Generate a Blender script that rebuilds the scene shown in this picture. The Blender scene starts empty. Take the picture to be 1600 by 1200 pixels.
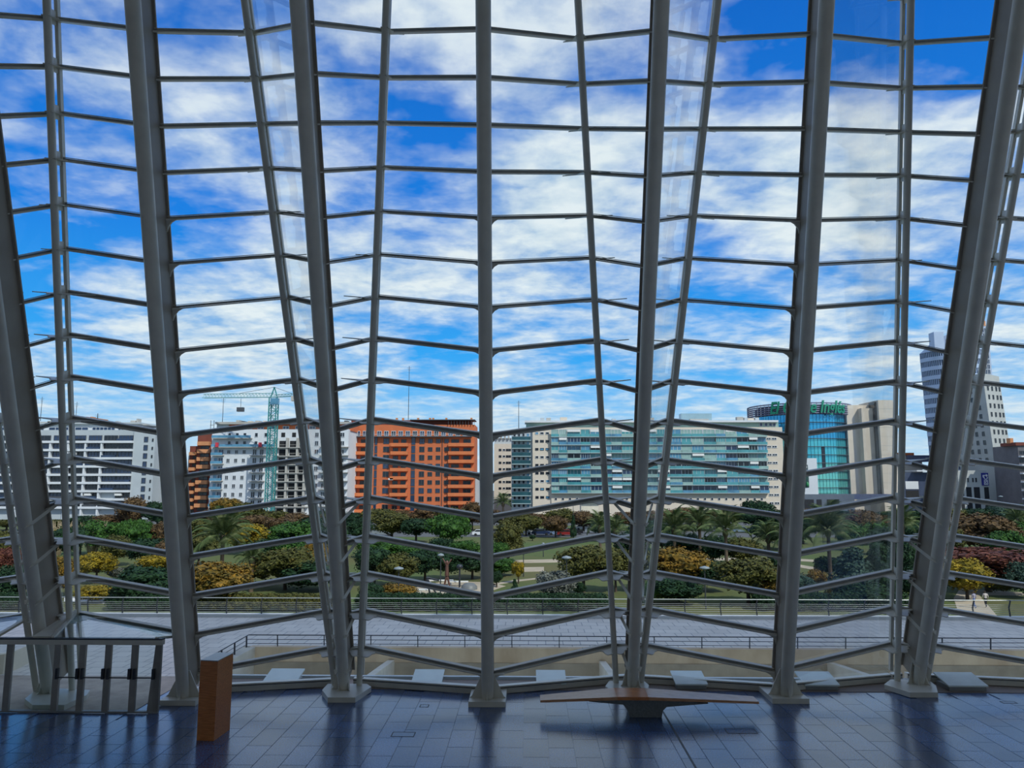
import bpy, math, random
import numpy as np
from math import sin, cos, radians, pi, atan, sqrt
from mathutils import Vector as V

random.seed(7)
SC = bpy.context.scene
COL = SC.collection

# ------------------------------------------------------------------ camera
F = 1150.0
PITCH = atan(150 / F)
YAW = atan(25 / F * cos(PITCH))
EYE = V((0, 0, 7.5))
PARK = -5.5
cam_data = bpy.data.cameras.new('camera')
cam = bpy.data.objects.new('camera', cam_data)
COL.objects.link(cam)
cam.location = EYE
cam.rotation_euler = (pi / 2 + PITCH, 0, YAW)
cam_data.sensor_width = 36
cam_data.lens = 36 * F / 1600
cam_data.clip_end = 2000
SC.camera = cam
SC.view_settings.view_transform = 'Standard'
SC.view_settings.look = 'None'
SC.view_settings.exposure = 0.12
SC.view_settings.gamma = 1.0
SC.view_settings.use_curve_mapping = False
SC.cycles.use_denoising = True
SC.cycles.max_bounces = 8
SC.cycles.transparent_max_bounces = 24
SC.cycles.sample_clamp_indirect = 4


def ray(px, py):
    x, y = (px - 800) / F, -(py - 600) / F
    w = V((x, -y * sin(PITCH) + cos(PITCH), y * cos(PITCH) + sin(PITCH)))
    c, s = cos(YAW), sin(YAW)
    return V((w.x * c - w.y * s, w.x * s + w.y * c, w.z))


def atz(px, py, z=0.0):
    r = ray(px, py)
    return EYE + r * ((z - EYE.z) / r.z)


def aty(px, py, Y):
    r = ray(px, py)
    return EYE + r * (Y / r.y)


def onplane(px, py, q, n):
    r = ray(px, py)
    return EYE + r * ((q - EYE).dot(n) / r.dot(n))


# ------------------------------------------------------------------ sky
W = bpy.data.worlds.new('sky')
SC.world = W
W.use_nodes = True
nt = W.node_tree
nt.nodes.clear()


def N(tree, typ, **kw):
    n = tree.nodes.new(typ)
    for k, v in kw.items():
        if k[0] == 'i' and k[1:].isdigit():
            n.inputs[int(k[1:])].default_value = v
        else:
            setattr(n, k, v)
    return n


def mth(tree, op, a, b=None, c=None, clamp=False):
    n = tree.nodes.new('ShaderNodeMath')
    n.operation = op
    n.use_clamp = clamp
    for i, v in enumerate((a, b, c)):
        if v is None:
            continue
        if isinstance(v, (int, float)):
            n.inputs[i].default_value = v
        else:
            tree.links.new(v, n.inputs[i])
    return n.outputs[0]


def ramp(tree, fac, stops, interp='LINEAR'):
    n = tree.nodes.new('ShaderNodeValToRGB')
    n.color_ramp.interpolation = interp
    e = n.color_ramp.elements
    while len(e) < len(stops):
        e.new(0.5)
    for i, (p, c) in enumerate(stops):
        e[i].position = p
        e[i].color = (c[0], c[1], c[2], 1) if not isinstance(c, (int, float)) else (c, c, c, 1)
    tree.links.new(fac, n.inputs[0])
    return n.outputs[0]


def mixc(tree, f, a, b, blend='MIX'):
    n = tree.nodes.new('ShaderNodeMix')
    n.data_type = 'RGBA'
    n.blend_type = blend
    for sock, v in ((n.inputs[0], f), (n.inputs[6], a), (n.inputs[7], b)):
        if isinstance(v, (int, float)):
            sock.default_value = v
        elif isinstance(v, tuple):
            sock.default_value = (*v[:3], 1)
        else:
            tree.links.new(v, sock)
    return n.outputs[2]


tc = N(nt, 'ShaderNodeTexCoord')
sep = N(nt, 'ShaderNodeSeparateXYZ')
nt.links.new(tc.outputs['Generated'], sep.inputs[0])
zc = mth(nt, 'MAXIMUM', sep.outputs[2], 0.0)
zd = mth(nt, 'ADD', zc, 0.13)
cx = mth(nt, 'DIVIDE', sep.outputs[0], zd)
cy = mth(nt, 'DIVIDE', sep.outputs[1], zd)
cmb = N(nt, 'ShaderNodeCombineXYZ')
nt.links.new(cx, cmb.inputs[0])
nt.links.new(cy, cmb.inputs[1])


def wnoise(scale, detail, rough, dist, off=(0, 0, 0), sc=(1, 1, 1)):
    mp = N(nt, 'ShaderNodeMapping')
    mp.inputs['Location'].default_value = off
    mp.inputs['Scale'].default_value = sc
    nt.links.new(cmb.outputs[0], mp.inputs[0])
    n = N(nt, 'ShaderNodeTexNoise')
    n.inputs['Scale'].default_value = scale
    n.inputs['Detail'].default_value = detail
    n.inputs['Roughness'].default_value = rough
    n.inputs['Distortion'].default_value = dist
    nt.links.new(mp.outputs[0], n.inputs[0])
    return n.outputs['Fac']


n_big = wnoise(1.15, 3, .5, .3, (3.1, 1.7, 0), (1, 1, 1))
n_mid = wnoise(3.4, 7, .55, .25, (7.3, 4.1, 0), (1.0, 1.1, 1))
n_fine = wnoise(12, 5, .55, .15, (1.3, 8.1, 0), (1, 1.1, 1))
dens = mth(nt, 'ADD', mth(nt, 'MULTIPLY', n_big, .55), mth(nt, 'ADD', mth(nt, 'MULTIPLY', n_mid, .75), mth(nt, 'MULTIPLY', n_fine, .26)))
# where the cloud banks and the clear gaps lie (directions of the sky)
BLOBS = [(1400, 40, .20, -.20), (1150, 20, .13, -.17), (1590, 60, .16, -.15), (130, 345, .12, -.20), (330, 355, .10, -.13), (20, 440, .10, -.16),
         (645, 290, .10, -.17), (520, 320, .08, -.12), (680, 170, .07, -.06), (1500, 400, .12, -.14), (1150, 450, .09, -.12), (690, 600, .10, -.14),
         (900, 575, .10, -.13), (170, 590, .07, -.13), (1130, 575, .07, -.08), (850, 350, .08, .05), (1480, 240, .17, .16), (1180, 210, .14, .15),
         (900, 240, .13, .1), (550, 400, .13, .1), (110, 150, .16, .1), (350, 200, .15, .08), (350, 560, .14, .12), (900, 400, .14, .1), (1300, 340, .16, .14),
         (800, 640, .12, .09), (200, 480, .14, .05), (1550, 560, .1, .05), (560, 60, .14, .06), (830, 60, .15, -.04), (590, 120, .1, -.06), (960, 90, .1, -.06), (300, 90, .1, -.04), (60, 120, .1, -.03)]
acc = dens
for bx, by, br, bw in BLOBS:
    d = ray(bx, by).normalized()
    dist = N(nt, 'ShaderNodeVectorMath', operation='DISTANCE')
    nt.links.new(tc.outputs['Generated'], dist.inputs[0])
    dist.inputs[1].default_value = d
    mr = N(nt, 'ShaderNodeMapRange', interpolation_type='SMOOTHSTEP')
    nt.links.new(dist.outputs['Value'], mr.inputs[0])
    mr.inputs[1].default_value = 0
    mr.inputs[2].default_value = br * 1.25
    mr.inputs[3].default_value = bw
    mr.inputs[4].default_value = 0
    acc = mth(nt, 'ADD', acc, mr.outputs[0])
mask = ramp(nt, acc, [(.58, 0), (.68, .20), (.78, .52), (.90, .86), (1.04, 1)])
blue = ramp(nt, zc, [(0, (.34, .66, .95)), (.07, (.12, .52, .95)), (.17, (.04, .38, .90)), (.32, (.014, .22, .76)), (.55, (.008, .14, .58)), (1, (.006, .10, .45))])
cshade = ramp(nt, mth(nt, 'ADD', mth(nt, 'MULTIPLY', n_mid, .6), mth(nt, 'MULTIPLY', n_fine, .5)), [(.36, (.34, .50, .70)), (.50, (.60, .70, .80)), (.66, (.82, .86, .89))])
skyc = mixc(nt, mask, blue, cshade)
# pale haze low over the horizon
hz = N(nt, 'ShaderNodeMapRange', interpolation_type='SMOOTHSTEP')
nt.links.new(zc, hz.inputs[0])
hz.inputs[1].default_value = 0
hz.inputs[2].default_value = .16
hz.inputs[3].default_value = .6
hz.inputs[4].default_value = 0
skyc = mixc(nt, hz.outputs[0], skyc, (.62, .74, .86))
bg = N(nt, 'ShaderNodeBackground')
bg.inputs['Strength'].default_value = 1.0
nt.links.new(skyc, bg.inputs[0])
wo = N(nt, 'ShaderNodeOutputWorld')
nt.links.new(bg.outputs[0], wo.inputs[0])

# ------------------------------------------------------------------ sun
sd = bpy.data.lights.new('sun', 'SUN')
sd.energy = 3.3
sd.angle = radians(.6)
sd.color = (1.0, .95, .87)
sun = bpy.data.objects.new('sun', sd)
COL.objects.link(sun)
SAZ, SEL = radians(38), radians(44.5)      # the sun stands behind the viewer and to the right
sdir = V((sin(SAZ) * cos(SEL), -cos(SAZ) * cos(SEL), sin(SEL)))
sun.rotation_euler = sdir.to_track_quat('Z', 'Y').to_euler()
sun.location = (20, -20, 40)

# ------------------------------------------------------------------ materials
MATS = {}


def mat(name, col, rough=.6, metal=0, var=0.0, scale=4.0, col2=None, bump=0, spec=.5, coord='Object', stretch=(1, 1, 1), detail=6, emit=None):
    if name in MATS:
        return MATS[name]
    m = bpy.data.materials.new(name)
    m.use_nodes = True
    t = m.node_tree
    b = t.nodes['Principled BSDF']
    b.inputs['Roughness'].default_value = rough
    b.inputs['Metallic'].default_value = metal
    b.inputs['Specular IOR Level'].default_value = spec
    c = N(t, 'ShaderNodeTexCoord')
    mp = N(t, 'ShaderNodeMapping')
    mp.inputs['Scale'].default_value = stretch
    t.links.new(c.outputs[coord], mp.inputs[0])
    n = N(t, 'ShaderNodeTexNoise')
    n.inputs['Scale'].default_value = scale
    n.inputs['Detail'].default_value = detail
    n.inputs['Roughness'].default_value = .6
    t.links.new(mp.outputs[0], n.inputs[0])
    if col2 is None:
        col2 = tuple(x * (1 - var) for x in col)
    out = ramp(t, n.outputs['Fac'], [(.35, col2), (.65, col)])
    t.links.new(out, b.inputs['Base Color'])
    if bump:
        bn = N(t, 'ShaderNodeBump')
        bn.inputs['Strength'].default_value = bump
        bn.inputs['Distance'].default_value = .05
        t.links.new(n.outputs['Fac'], bn.inputs['Height'])
        t.links.new(bn.outputs[0], b.inputs['Normal'])
    MATS[name] = m
    return m


def glass(name, tint, refl=.06, rough=.0):
    m = bpy.data.materials.new(name)
    m.use_nodes = True
    t = m.node_tree
    t.nodes.clear()
    tr = N(t, 'ShaderNodeBsdfTransparent')
    tr.inputs[0].default_value = (*tint, 1)
    gl = N(t, 'ShaderNodeBsdfGlossy')
    gl.inputs['Roughness'].default_value = rough
    gl.inputs[0].default_value = (.9, .95, 1, 1)
    fr = N(t, 'ShaderNodeFresnel')
    fr.inputs[0].default_value = 1.45
    f = mth(t, 'MULTIPLY', fr.outputs[0], refl / .04)
    mx = N(t, 'ShaderNodeMixShader')
    t.links.new(f, mx.inputs[0])
    t.links.new(tr.outputs[0], mx.inputs[1])
    t.links.new(gl.outputs[0], mx.inputs[2])
    o = N(t, 'ShaderNodeOutputMaterial')
    t.links.new(mx.outputs[0], o.inputs[0])
    MATS[name] = m
    return m


STEEL = mat('painted_steel', (.68, .64, .55), .34, 0, .10, 1.5, bump=.03)
WEB = mat('shaded_web_steel', (.36, .31, .25), .5, 0, .12, 1.2, bump=.03)  # darker than the tubes: shade on the plates put into the colour
STEEL_DK = mat('grey_steel_frame', (.30, .30, .29), .4, 0, .15, 3)
GASKET = mat('dark_gasket', (.03, .032, .036), .5)
WHITE_RAIL = mat('white_coated_metal', (.62, .66, .66), .4, 0, .1, 2)
PANE = glass('facade_glass', (.93, .965, .97), .010)
PANE_D = glass('door_glass', (.88, .93, .93), .008)
WOOD = mat('varnished_wood', (.62, .22, .06), .28, 0, 0, 3, (.42, .13, .03), coord='Object', stretch=(1, 6, 9), spec=.6)
WOOD_B = mat('bench_wood', (.60, .32, .17), .25, 0, 0, 3, (.45, .20, .09), stretch=(1, 9, 9), spec=.6)
STONE = mat('bench_stone', (.17, .18, .18), .5, 0, .3, 14)
CONC = mat('stained_concrete', (.86, .66, .45), .85, 0, 0, .7, (.62, .44, .28), bump=.15, stretch=(1, 1, .5), detail=9)
CONC_L = mat('pale_concrete', (.80, .72, .58), .8, 0, .2, 1.2, bump=.1)
CURB = mat('white_curb_stone', (.74, .74, .72), .7, 0, .12, 1.2)
RAILM = mat('railing_steel', (.36, .37, .36), .4, .2, .2, 5)
RAILD = mat('dark_railing_steel', (.035, .04, .05), .45, .2, .2, 5)
DARK = mat('dark_void', (.012, .013, .015), .8)
HATCH = mat('pale_green_hatch', (.78, .84, .78), .45, 0, .1, 2)
CEILM = mat('white_ceiling', (.80, .73, .62), .8, 0, .05, 1)
LAWN = mat('park_lawn', (.055, .105, .014), .95, 0, 0, .05, (.11, .10, .03), detail=10)
SAND = mat('sandy_path', (.48, .40, .29), .9, 0, .25, .3)
ROAD = mat('asphalt', (.11, .115, .12), .9, 0, .2, .4)


def granite():
    m = bpy.data.materials.new('polished_granite')
    m.use_nodes = True
    t = m.node_tree
    b = t.nodes['Principled BSDF']
    c = N(t, 'ShaderNodeTexCoord')
    g = N(t, 'ShaderNodeNewGeometry')
    n = N(t, 'ShaderNodeTexNoise')
    n.inputs['Scale'].default_value = 26
    n.inputs['Detail'].default_value = 6
    n.inputs['Roughness'].default_value = .75
    t.links.new(g.outputs['Position'], n.inputs[0])
    n2 = N(t, 'ShaderNodeTexNoise')
    n2.inputs['Scale'].default_value = 1.1
    n2.inputs['Detail'].default_value = 5
    t.links.new(g.outputs['Position'], n2.inputs[0])
    oi = N(t, 'ShaderNodeObjectInfo')
    base = ramp(t, n.outputs['Fac'], [(.38, (.02, .045, .12)), (.52, (.06, .12, .27)), (.66, (.15, .25, .46))])  # extra blue in the base colour stands in for reflected sky
    f = mth(t, 'ADD', .55, mth(t, 'MULTIPLY', oi.outputs['Random'], .6))
    f = mth(t, 'MULTIPLY', f, mth(t, 'ADD', .6, mth(t, 'MULTIPLY', n2.outputs['Fac'], .7)))
    col = mixc(t, 1.0, base, f, 'MULTIPLY')
    t.links.new(col, b.inputs['Base Color'])
    r = mth(t, 'ADD', .13, mth(t, 'MULTIPLY', n.outputs['Fac'], .16))
    t.links.new(r, b.inputs['Roughness'])
    b.inputs['IOR'].default_value = 2.1
    MATS['granite'] = m
    return m


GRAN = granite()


def paving():
    m = bpy.data.materials.new('terrace_paving')
    m.use_nodes = True
    t = m.node_tree
    b = t.nodes['Principled BSDF']
    b.inputs['Roughness'].default_value = .8
    g = N(t, 'ShaderNodeNewGeometry')
    br = N(t, 'ShaderNodeTexBrick')
    br.inputs['Scale'].default_value = 1
    br.inputs['Brick Width'].default_value = .8
    br.inputs['Row Height'].default_value = .9
    br.inputs['Mortar Size'].default_value = .022
    br.inputs['Mortar Smooth'].default_value = .2
    br.inputs['Color1'].default_value = (.90, .80, .68, 1)
    br.inputs['Color2'].default_value = (.76, .67, .57, 1)
    br.inputs['Mortar'].default_value = (.22, .22, .22, 1)
    mp = N(t, 'ShaderNodeMapping')
    mp.inputs['Rotation'].default_value = (0, 0, 0)
    t.links.new(g.outputs['Position'], mp.inputs[0])
    t.links.new(mp.outputs[0], br.inputs[0])
    n = N(t, 'ShaderNodeTexNoise')
    n.inputs['Scale'].default_value = .5
    n.inputs['Detail'].default_value = 8
    t.links.new(g.outputs['Position'], n.inputs[0])
    c = mixc(t, .35, br.outputs['Color'], ramp(t, n.outputs['Fac'], [(.3, (.62, .56, .48)), (.7, (.92, .84, .73))]))
    t.links.new(c, b.inputs['Base Color'])
    bn = N(t, 'ShaderNodeBump')
    bn.inputs['Strength'].default_value = .3
    bn.inputs['Distance'].default_value = .02
    t.links.new(br.outputs['Fac'], bn.inputs['Height'])
    bn.invert = True
    t.links.new(bn.outputs[0], b.inputs['Normal'])
    return m


PAVE = paving()


# ------------------------------------------------------------------ mesh helpers
class MB:
    def __init__(s):
        s.v, s.f, s.m, s.sm = [], [], [], []

    def add(s, vs, fs, mi=0, smooth=False):
        o = len(s.v)
        s.v += [tuple(x) for x in vs]
        for f in fs:
            s.f.append([o + i for i in f])
            s.m.append(mi)
            s.sm.append(smooth)
        return s

    def box(s, x0, x1, y0, y1, z0, z1, mi=0):
        vs = [(x, y, z) for z in (z0, z1) for y in (y0, y1) for x in (x0, x1)]
        return s.add(vs, [(0, 2, 3, 1), (4, 5, 7, 6), (0, 1, 5, 4), (2, 6, 7, 3), (0, 4, 6, 2), (1, 3, 7, 5)], mi)

    def para(s, p, a, b, c, mi=0):
        """solid spanned by the half-vectors a, b, c about p"""
        vs = [p + a * i + b * j + c * k for k in (-1, 1) for j in (-1, 1) for i in (-1, 1)]
        fs = [(0, 2, 3, 1), (4, 5, 7, 6), (0, 1, 5, 4), (2, 6, 7, 3), (0, 4, 6, 2), (1, 3, 7, 5)]
        if a.cross(b).dot(c) < 0:
            fs = [f[::-1] for f in fs]
        return s.add(vs, fs, mi)

    def bar(s, p0, p1, w, h, up=V((0, 0, 1)), mi=0):
        d = p1 - p0
        side = d.cross(up)
        if side.length < 1e-6:
            side = d.cross(V((1, 0, 0)))
        side.normalize()
        u2 = side.cross(d).normalized()
        return s.para((p0 + p1) / 2, d / 2, side * w / 2, u2 * h / 2, mi)

    def tube(s, p0, p1, r0, r1=None, n=16, mi=0, caps=True):
        r1 = r0 if r1 is None else r1
        d = (p1 - p0).normalized()
        a = d.cross(V((0, 0, 1)))
        if a.length < 1e-4:
            a = V((1, 0, 0))
        a.normalize()
        b = d.cross(a)
        vs = [p + (a * cos(2 * pi * i / n) + b * sin(2 * pi * i / n)) * r for p, r in ((p0, r0), (p1, r1)) for i in range(n)]
        s.add(vs, [(i, (i + 1) % n, n + (i + 1) % n, n + i) for i in range(n)], mi, True)
        if caps:
            s.add(vs[:n], [tuple(range(n))[::-1]], mi)
            s.add(vs[n:], [tuple(range(n))], mi)
        return s

    def prism(s, pts, vec, mi=0):
        pts = [V(p) for p in pts]
        n = len(pts)
        nor = V((0, 0, 0))
        for i in range(n):
            nor += (pts[i] - pts[0]).cross(pts[(i + 1) % n] - pts[0])
        if nor.dot(vec) < 0:
            pts = pts[::-1]
        vs = pts + [p + vec for p in pts]
        fs = [tuple(range(n))[::-1], tuple(range(n, 2 * n))] + [(i, (i + 1) % n, n + (i + 1) % n, n + i) for i in range(n)]
        return s.add(vs, fs, mi)

    def lathe(s, base, prof, n=16, mi=0):
        vs = [(base.x + r * cos(2 * pi * i / n), base.y + r * sin(2 * pi * i / n), base.z + z) for r, z in prof for i in range(n)]
        fs = [(k * n + i, k * n + (i + 1) % n, (k + 1) * n + (i + 1) % n, (k + 1) * n + i) for k in range(len(prof) - 1) for i in range(n)]
        return s.add(vs, fs, mi, True)

    def mesh(s, name, mats, off=None):
        me = bpy.data.meshes.new(name)
        vs = s.v if off is None else [(x - off[0], y - off[1], z - off[2]) for x, y, z in s.v]
        me.from_pydata(vs, [], s.f)
        for m in (mats if isinstance(mats, (list, tuple)) else [mats]):
            me.materials.append(m)
        me.polygons.foreach_set('material_index', s.m)
        me.polygons.foreach_set('use_smooth', s.sm)
        me.update()
        return me

    def build(s, name, mats, parent=None, label=None, kind=None):
        off = ORG.get(parent.name, (0, 0, 0)) if parent is not None else None
        o = bpy.data.objects.new(name, s.mesh(name, mats, off))
        COL.objects.link(o)
        if parent is not None:
            o.parent = parent
            ORG[o.name] = off
        if label:
            o['label'] = label
        if kind:
            o['kind'] = kind
        return o


ORG = {}
USED = {}
ORD = ['', 'second', 'third', 'fourth', 'fifth', 'sixth', 'seventh', 'eighth', 'ninth', 'tenth', 'eleventh', 'twelfth']


def tag(o, label=None, cat=None, group=None, kind=None):
    if label:
        if label in USED and not kind:
            USED[label] += 1
            label = label + ', %s from the left of these' % ORD[min(USED[label] - 1, 11)]
        else:
            USED[label] = 1
        o['label'] = label
    if cat:
        o['category'] = cat
    if group:
        o['group'] = group
    if kind:
        o['kind'] = kind
    return o


def root(name, loc, label, cat, group=None, kind=None):
    o = bpy.data.objects.new(name, None)
    COL.objects.link(o)
    o.location = loc
    ORG[o.name] = (loc[0], loc[1], loc[2])
    o.empty_display_size = .2
    return tag(o, label, cat, group, kind)


def struct(name, mb, mats, label=None, cat=None):
    return tag(mb.build(name, mats), label, cat, None, 'structure')


def put(mesh, name, parent, loc, rotz=0, scale=None):
    o = bpy.data.objects.new(name, mesh)
    COL.objects.link(o)
    if parent is not None:
        p = ORG[parent.name]
        o.parent = parent
        o.location = (loc[0] - p[0], loc[1] - p[1], loc[2] - p[2])
        ORG[o.name] = tuple(loc)
    else:
        o.location = loc
    if rotz:
        o.rotation_euler[2] = rotz
    if scale:
        o.scale = scale
    return o


# ------------------------------------------------------------------ hall shell
m = MB().box(-42, 42, -14, 18.0, -.3, 0)
XT0 = atz(300, 1066).x - .35
YD = atz(150, 1113.5).y
m.box(-42, XT0, 18.0, YD + .1, -.3, -.02)
m.box(XT0, 42, 18.0, 27.75, -.3, -.02)
flo = struct('floor', m, GRAN, 'polished dark granite floor of the hall with sky reflection tinted in', 'floor')
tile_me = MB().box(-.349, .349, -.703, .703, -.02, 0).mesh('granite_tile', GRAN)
TW, TL = .715, 1.425
ntile = 0
rest = MB()
for r in range(-1, 7):
    for c in range(-34, 35):
        x = c * TW + .2
        y = 19.1 + r * TL + (TL / 2 if c % 2 else 0)
        if y > 27.2 or y < 18.8 or (x < XT0 + .4 and y > YD - .55):
            continue
        if abs(x + .3) < y * .70 + .6 and ntile < 299:
            ntile += 1
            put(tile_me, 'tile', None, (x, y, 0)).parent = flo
        else:
            rest.box(x - .349, x + .349, y - .703, y + .703, -.02, 0)
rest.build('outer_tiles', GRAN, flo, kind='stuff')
# black expansion joint
p0, p1 = atz(1036, 1112), atz(1103, 1200)
p1.x = p0.x
MB().box(p0.x - .03, p0.x + .03, 18.4, 25.6, 0, .004).build('joint_strip', GASKET, flo)

struct('ceiling', MB().box(-42, 42, -14, 20, 26.7, 27.3), CEILM, 'white hall ceiling above the leaning glass', 'ceiling')
struct('wall_back', MB().box(-42, 42, -14.4, -14, 2.2, 26.7), CEILM, 'unseen white wall added behind the viewer, open below', 'wall')  # added out of view to dim the columns; gap below lets light in
struct('wall_left', MB().box(-42.4, -42, -14, 27, 0, 26.7), CEILM, 'plain white wall at the far side of the hall', 'wall')
struct('wall_right', MB().box(42, 42.4, -14, 12, 9, 26.7).box(42, 42.4, 12, 27, 0, 26.7), CEILM, 'plain white wall on the sunny side, with an opening added for light', 'wall')  # low opening is made up to light the columns from the side

# ------------------------------------------------------------------ leaning columns
KMAX = 18
TH_A, TH_B = radians(16), radians(22)


class Line:
    """one straight leaning line of the facade: foot q, direction u, outward normal n"""

    def __init__(s, q, top, th, off, s0, ds):
        s.q, s.off, s.s0, s.ds = q, off, s0, ds
        v = V((0, -sin(th), cos(th)))
        s.u = (top - q).normalized()
        s.uv = s.u.dot(v)
        nn = V((0, cos(th), sin(th)))
        s.n = (nn - s.u * nn.dot(s.u)).normalized()
        s.x = s.u.cross(s.n) * -1
        if s.x.x < 0:
            s.x = -s.x

    def at(s, sv, off=0.0):
        return s.q + s.u * (sv / s.uv) + s.n * off

    def sk(s, k):
        if k < 0:
            return .16
        return s.s0 + s.ds * k

    def node(s, k):
        p = s.at(s.sk(k), s.off)
        if k < 0:
            p = s.at(.02, s.off)
            p = V((p.x, s.q.y + s.off, .14))
        return p


def mkline(fx, fy, x0, th, off, s0, ds, q=None, dx=None):
    q = atz(fx, fy) if q is None else q
    n = V((0, cos(th), sin(th)))
    t = onplane(x0, 0, q, n) if dx is None else q + V((dx, -sin(th) * 22, cos(th) * 22))
    return Line(q, t, th, off, s0, ds)


A = [mkline(287, 1096, 207, TH_A, 1.0, .50, 1.427), mkline(762, 1098, 755, TH_A, 1.0, .50, 1.425), mkline(1228, 1093, 1292, TH_A, 1.0, .50, 1.429)]
A_out = [mkline(0, 0, 0, TH_A, 1.0, .50, 1.427, q=V((-22.2, 25.7, 0)), dx=.4), mkline(0, 0, 0, TH_A, 1.0, .50, 1.427, q=V((19.4, 27.4, 0)), dx=.1)]
Bm = [mkline(76, 1088, -73, TH_B, 1.05, 1.09, 1.395), mkline(538, 1083, 465, TH_B, 1.05, 1.09, 1.395), mkline(988, 1078, 1034, TH_B, 1.05, 1.09, 1.395), mkline(1434, 1074, 1597, TH_B, 1.05, 1.09, 1.395)]
TT = [(58, 1085, -100), (113, 1085, 73), (524, 1077, 382), (561, 1077, 604), (963, 1073, 903), (1001, 1072, 1122), (1402, 1070, 1423), (1447, 1070, 1637)]
T = [mkline(a, b, c, TH_A, .5, 1.38, 1.411) for a, b, c in TT]

STOP = 26.0


def gusset(mb, c, d, side, h, l):
    """triangular stiffening fin standing on the base plate"""
    mb.prism([c, c + d * l, c + d * (l - .08) + V((0, 0, .06)), c + d * .12 + V((0, 0, h)), c + V((0, 0, h))], side * .035)


A_LAB = ['tall leaning grey steel column beside the tilted wooden panel and the glass doors', 'tall leaning grey steel column standing at the middle of the glass wall',
         'tall leaning grey steel column next to the tip of the long bench']
for i, L in enumerate(A):
    rt = root('steel_column', L.q, A_LAB[i], 'column', kind='thing')
    MB().tube(L.at(.05), L.at(STOP), .205, .235, 24).build('tube', STEEL, rt)
    m = MB()
    p0, p1 = L.at(.12, .6), L.at(STOP, .6)
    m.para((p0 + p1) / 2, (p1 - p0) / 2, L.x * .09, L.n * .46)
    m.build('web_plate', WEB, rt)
    m = MB()
    p0, p1 = L.at(.35, 1.04), L.at(STOP, 1.04)
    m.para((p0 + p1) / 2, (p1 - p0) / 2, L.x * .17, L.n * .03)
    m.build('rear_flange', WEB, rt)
    q = L.q
    MB().box(q.x - .62, q.x + .62, q.y - .5, q.y + 1.2, 0.001, .17).build('base_plate', STEEL, rt)
    for d, l in ((V((1, 0, 0)), .58), (V((-1, 0, 0)), .58), (V((0, -1, 0)), .46)):
        g = MB()
        side = V((0, 0, 1)).cross(d)
        c = q + V((0, 0, .17)) + d * .04 - side * .017
        gusset(g, c, d, side, .85, l)
        g.build('gusset', STEEL, rt)
    for k in range(0, 12):
        for sg in (-1, 1):
            g = MB()
            s_ = L.sk(k)
            o = L.at(s_, .92)
            x, u = L.x * sg, -L.u
            pts = [o + x * .08, o + x * .55, o + x * .38 + u * .05, o + x * .26 + u * .12, o + x * .16 + u * .24, o + x * .08 + u * .45]
            g.prism(pts, L.n * .09)
            g.build('haunch', STEEL, rt)

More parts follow.
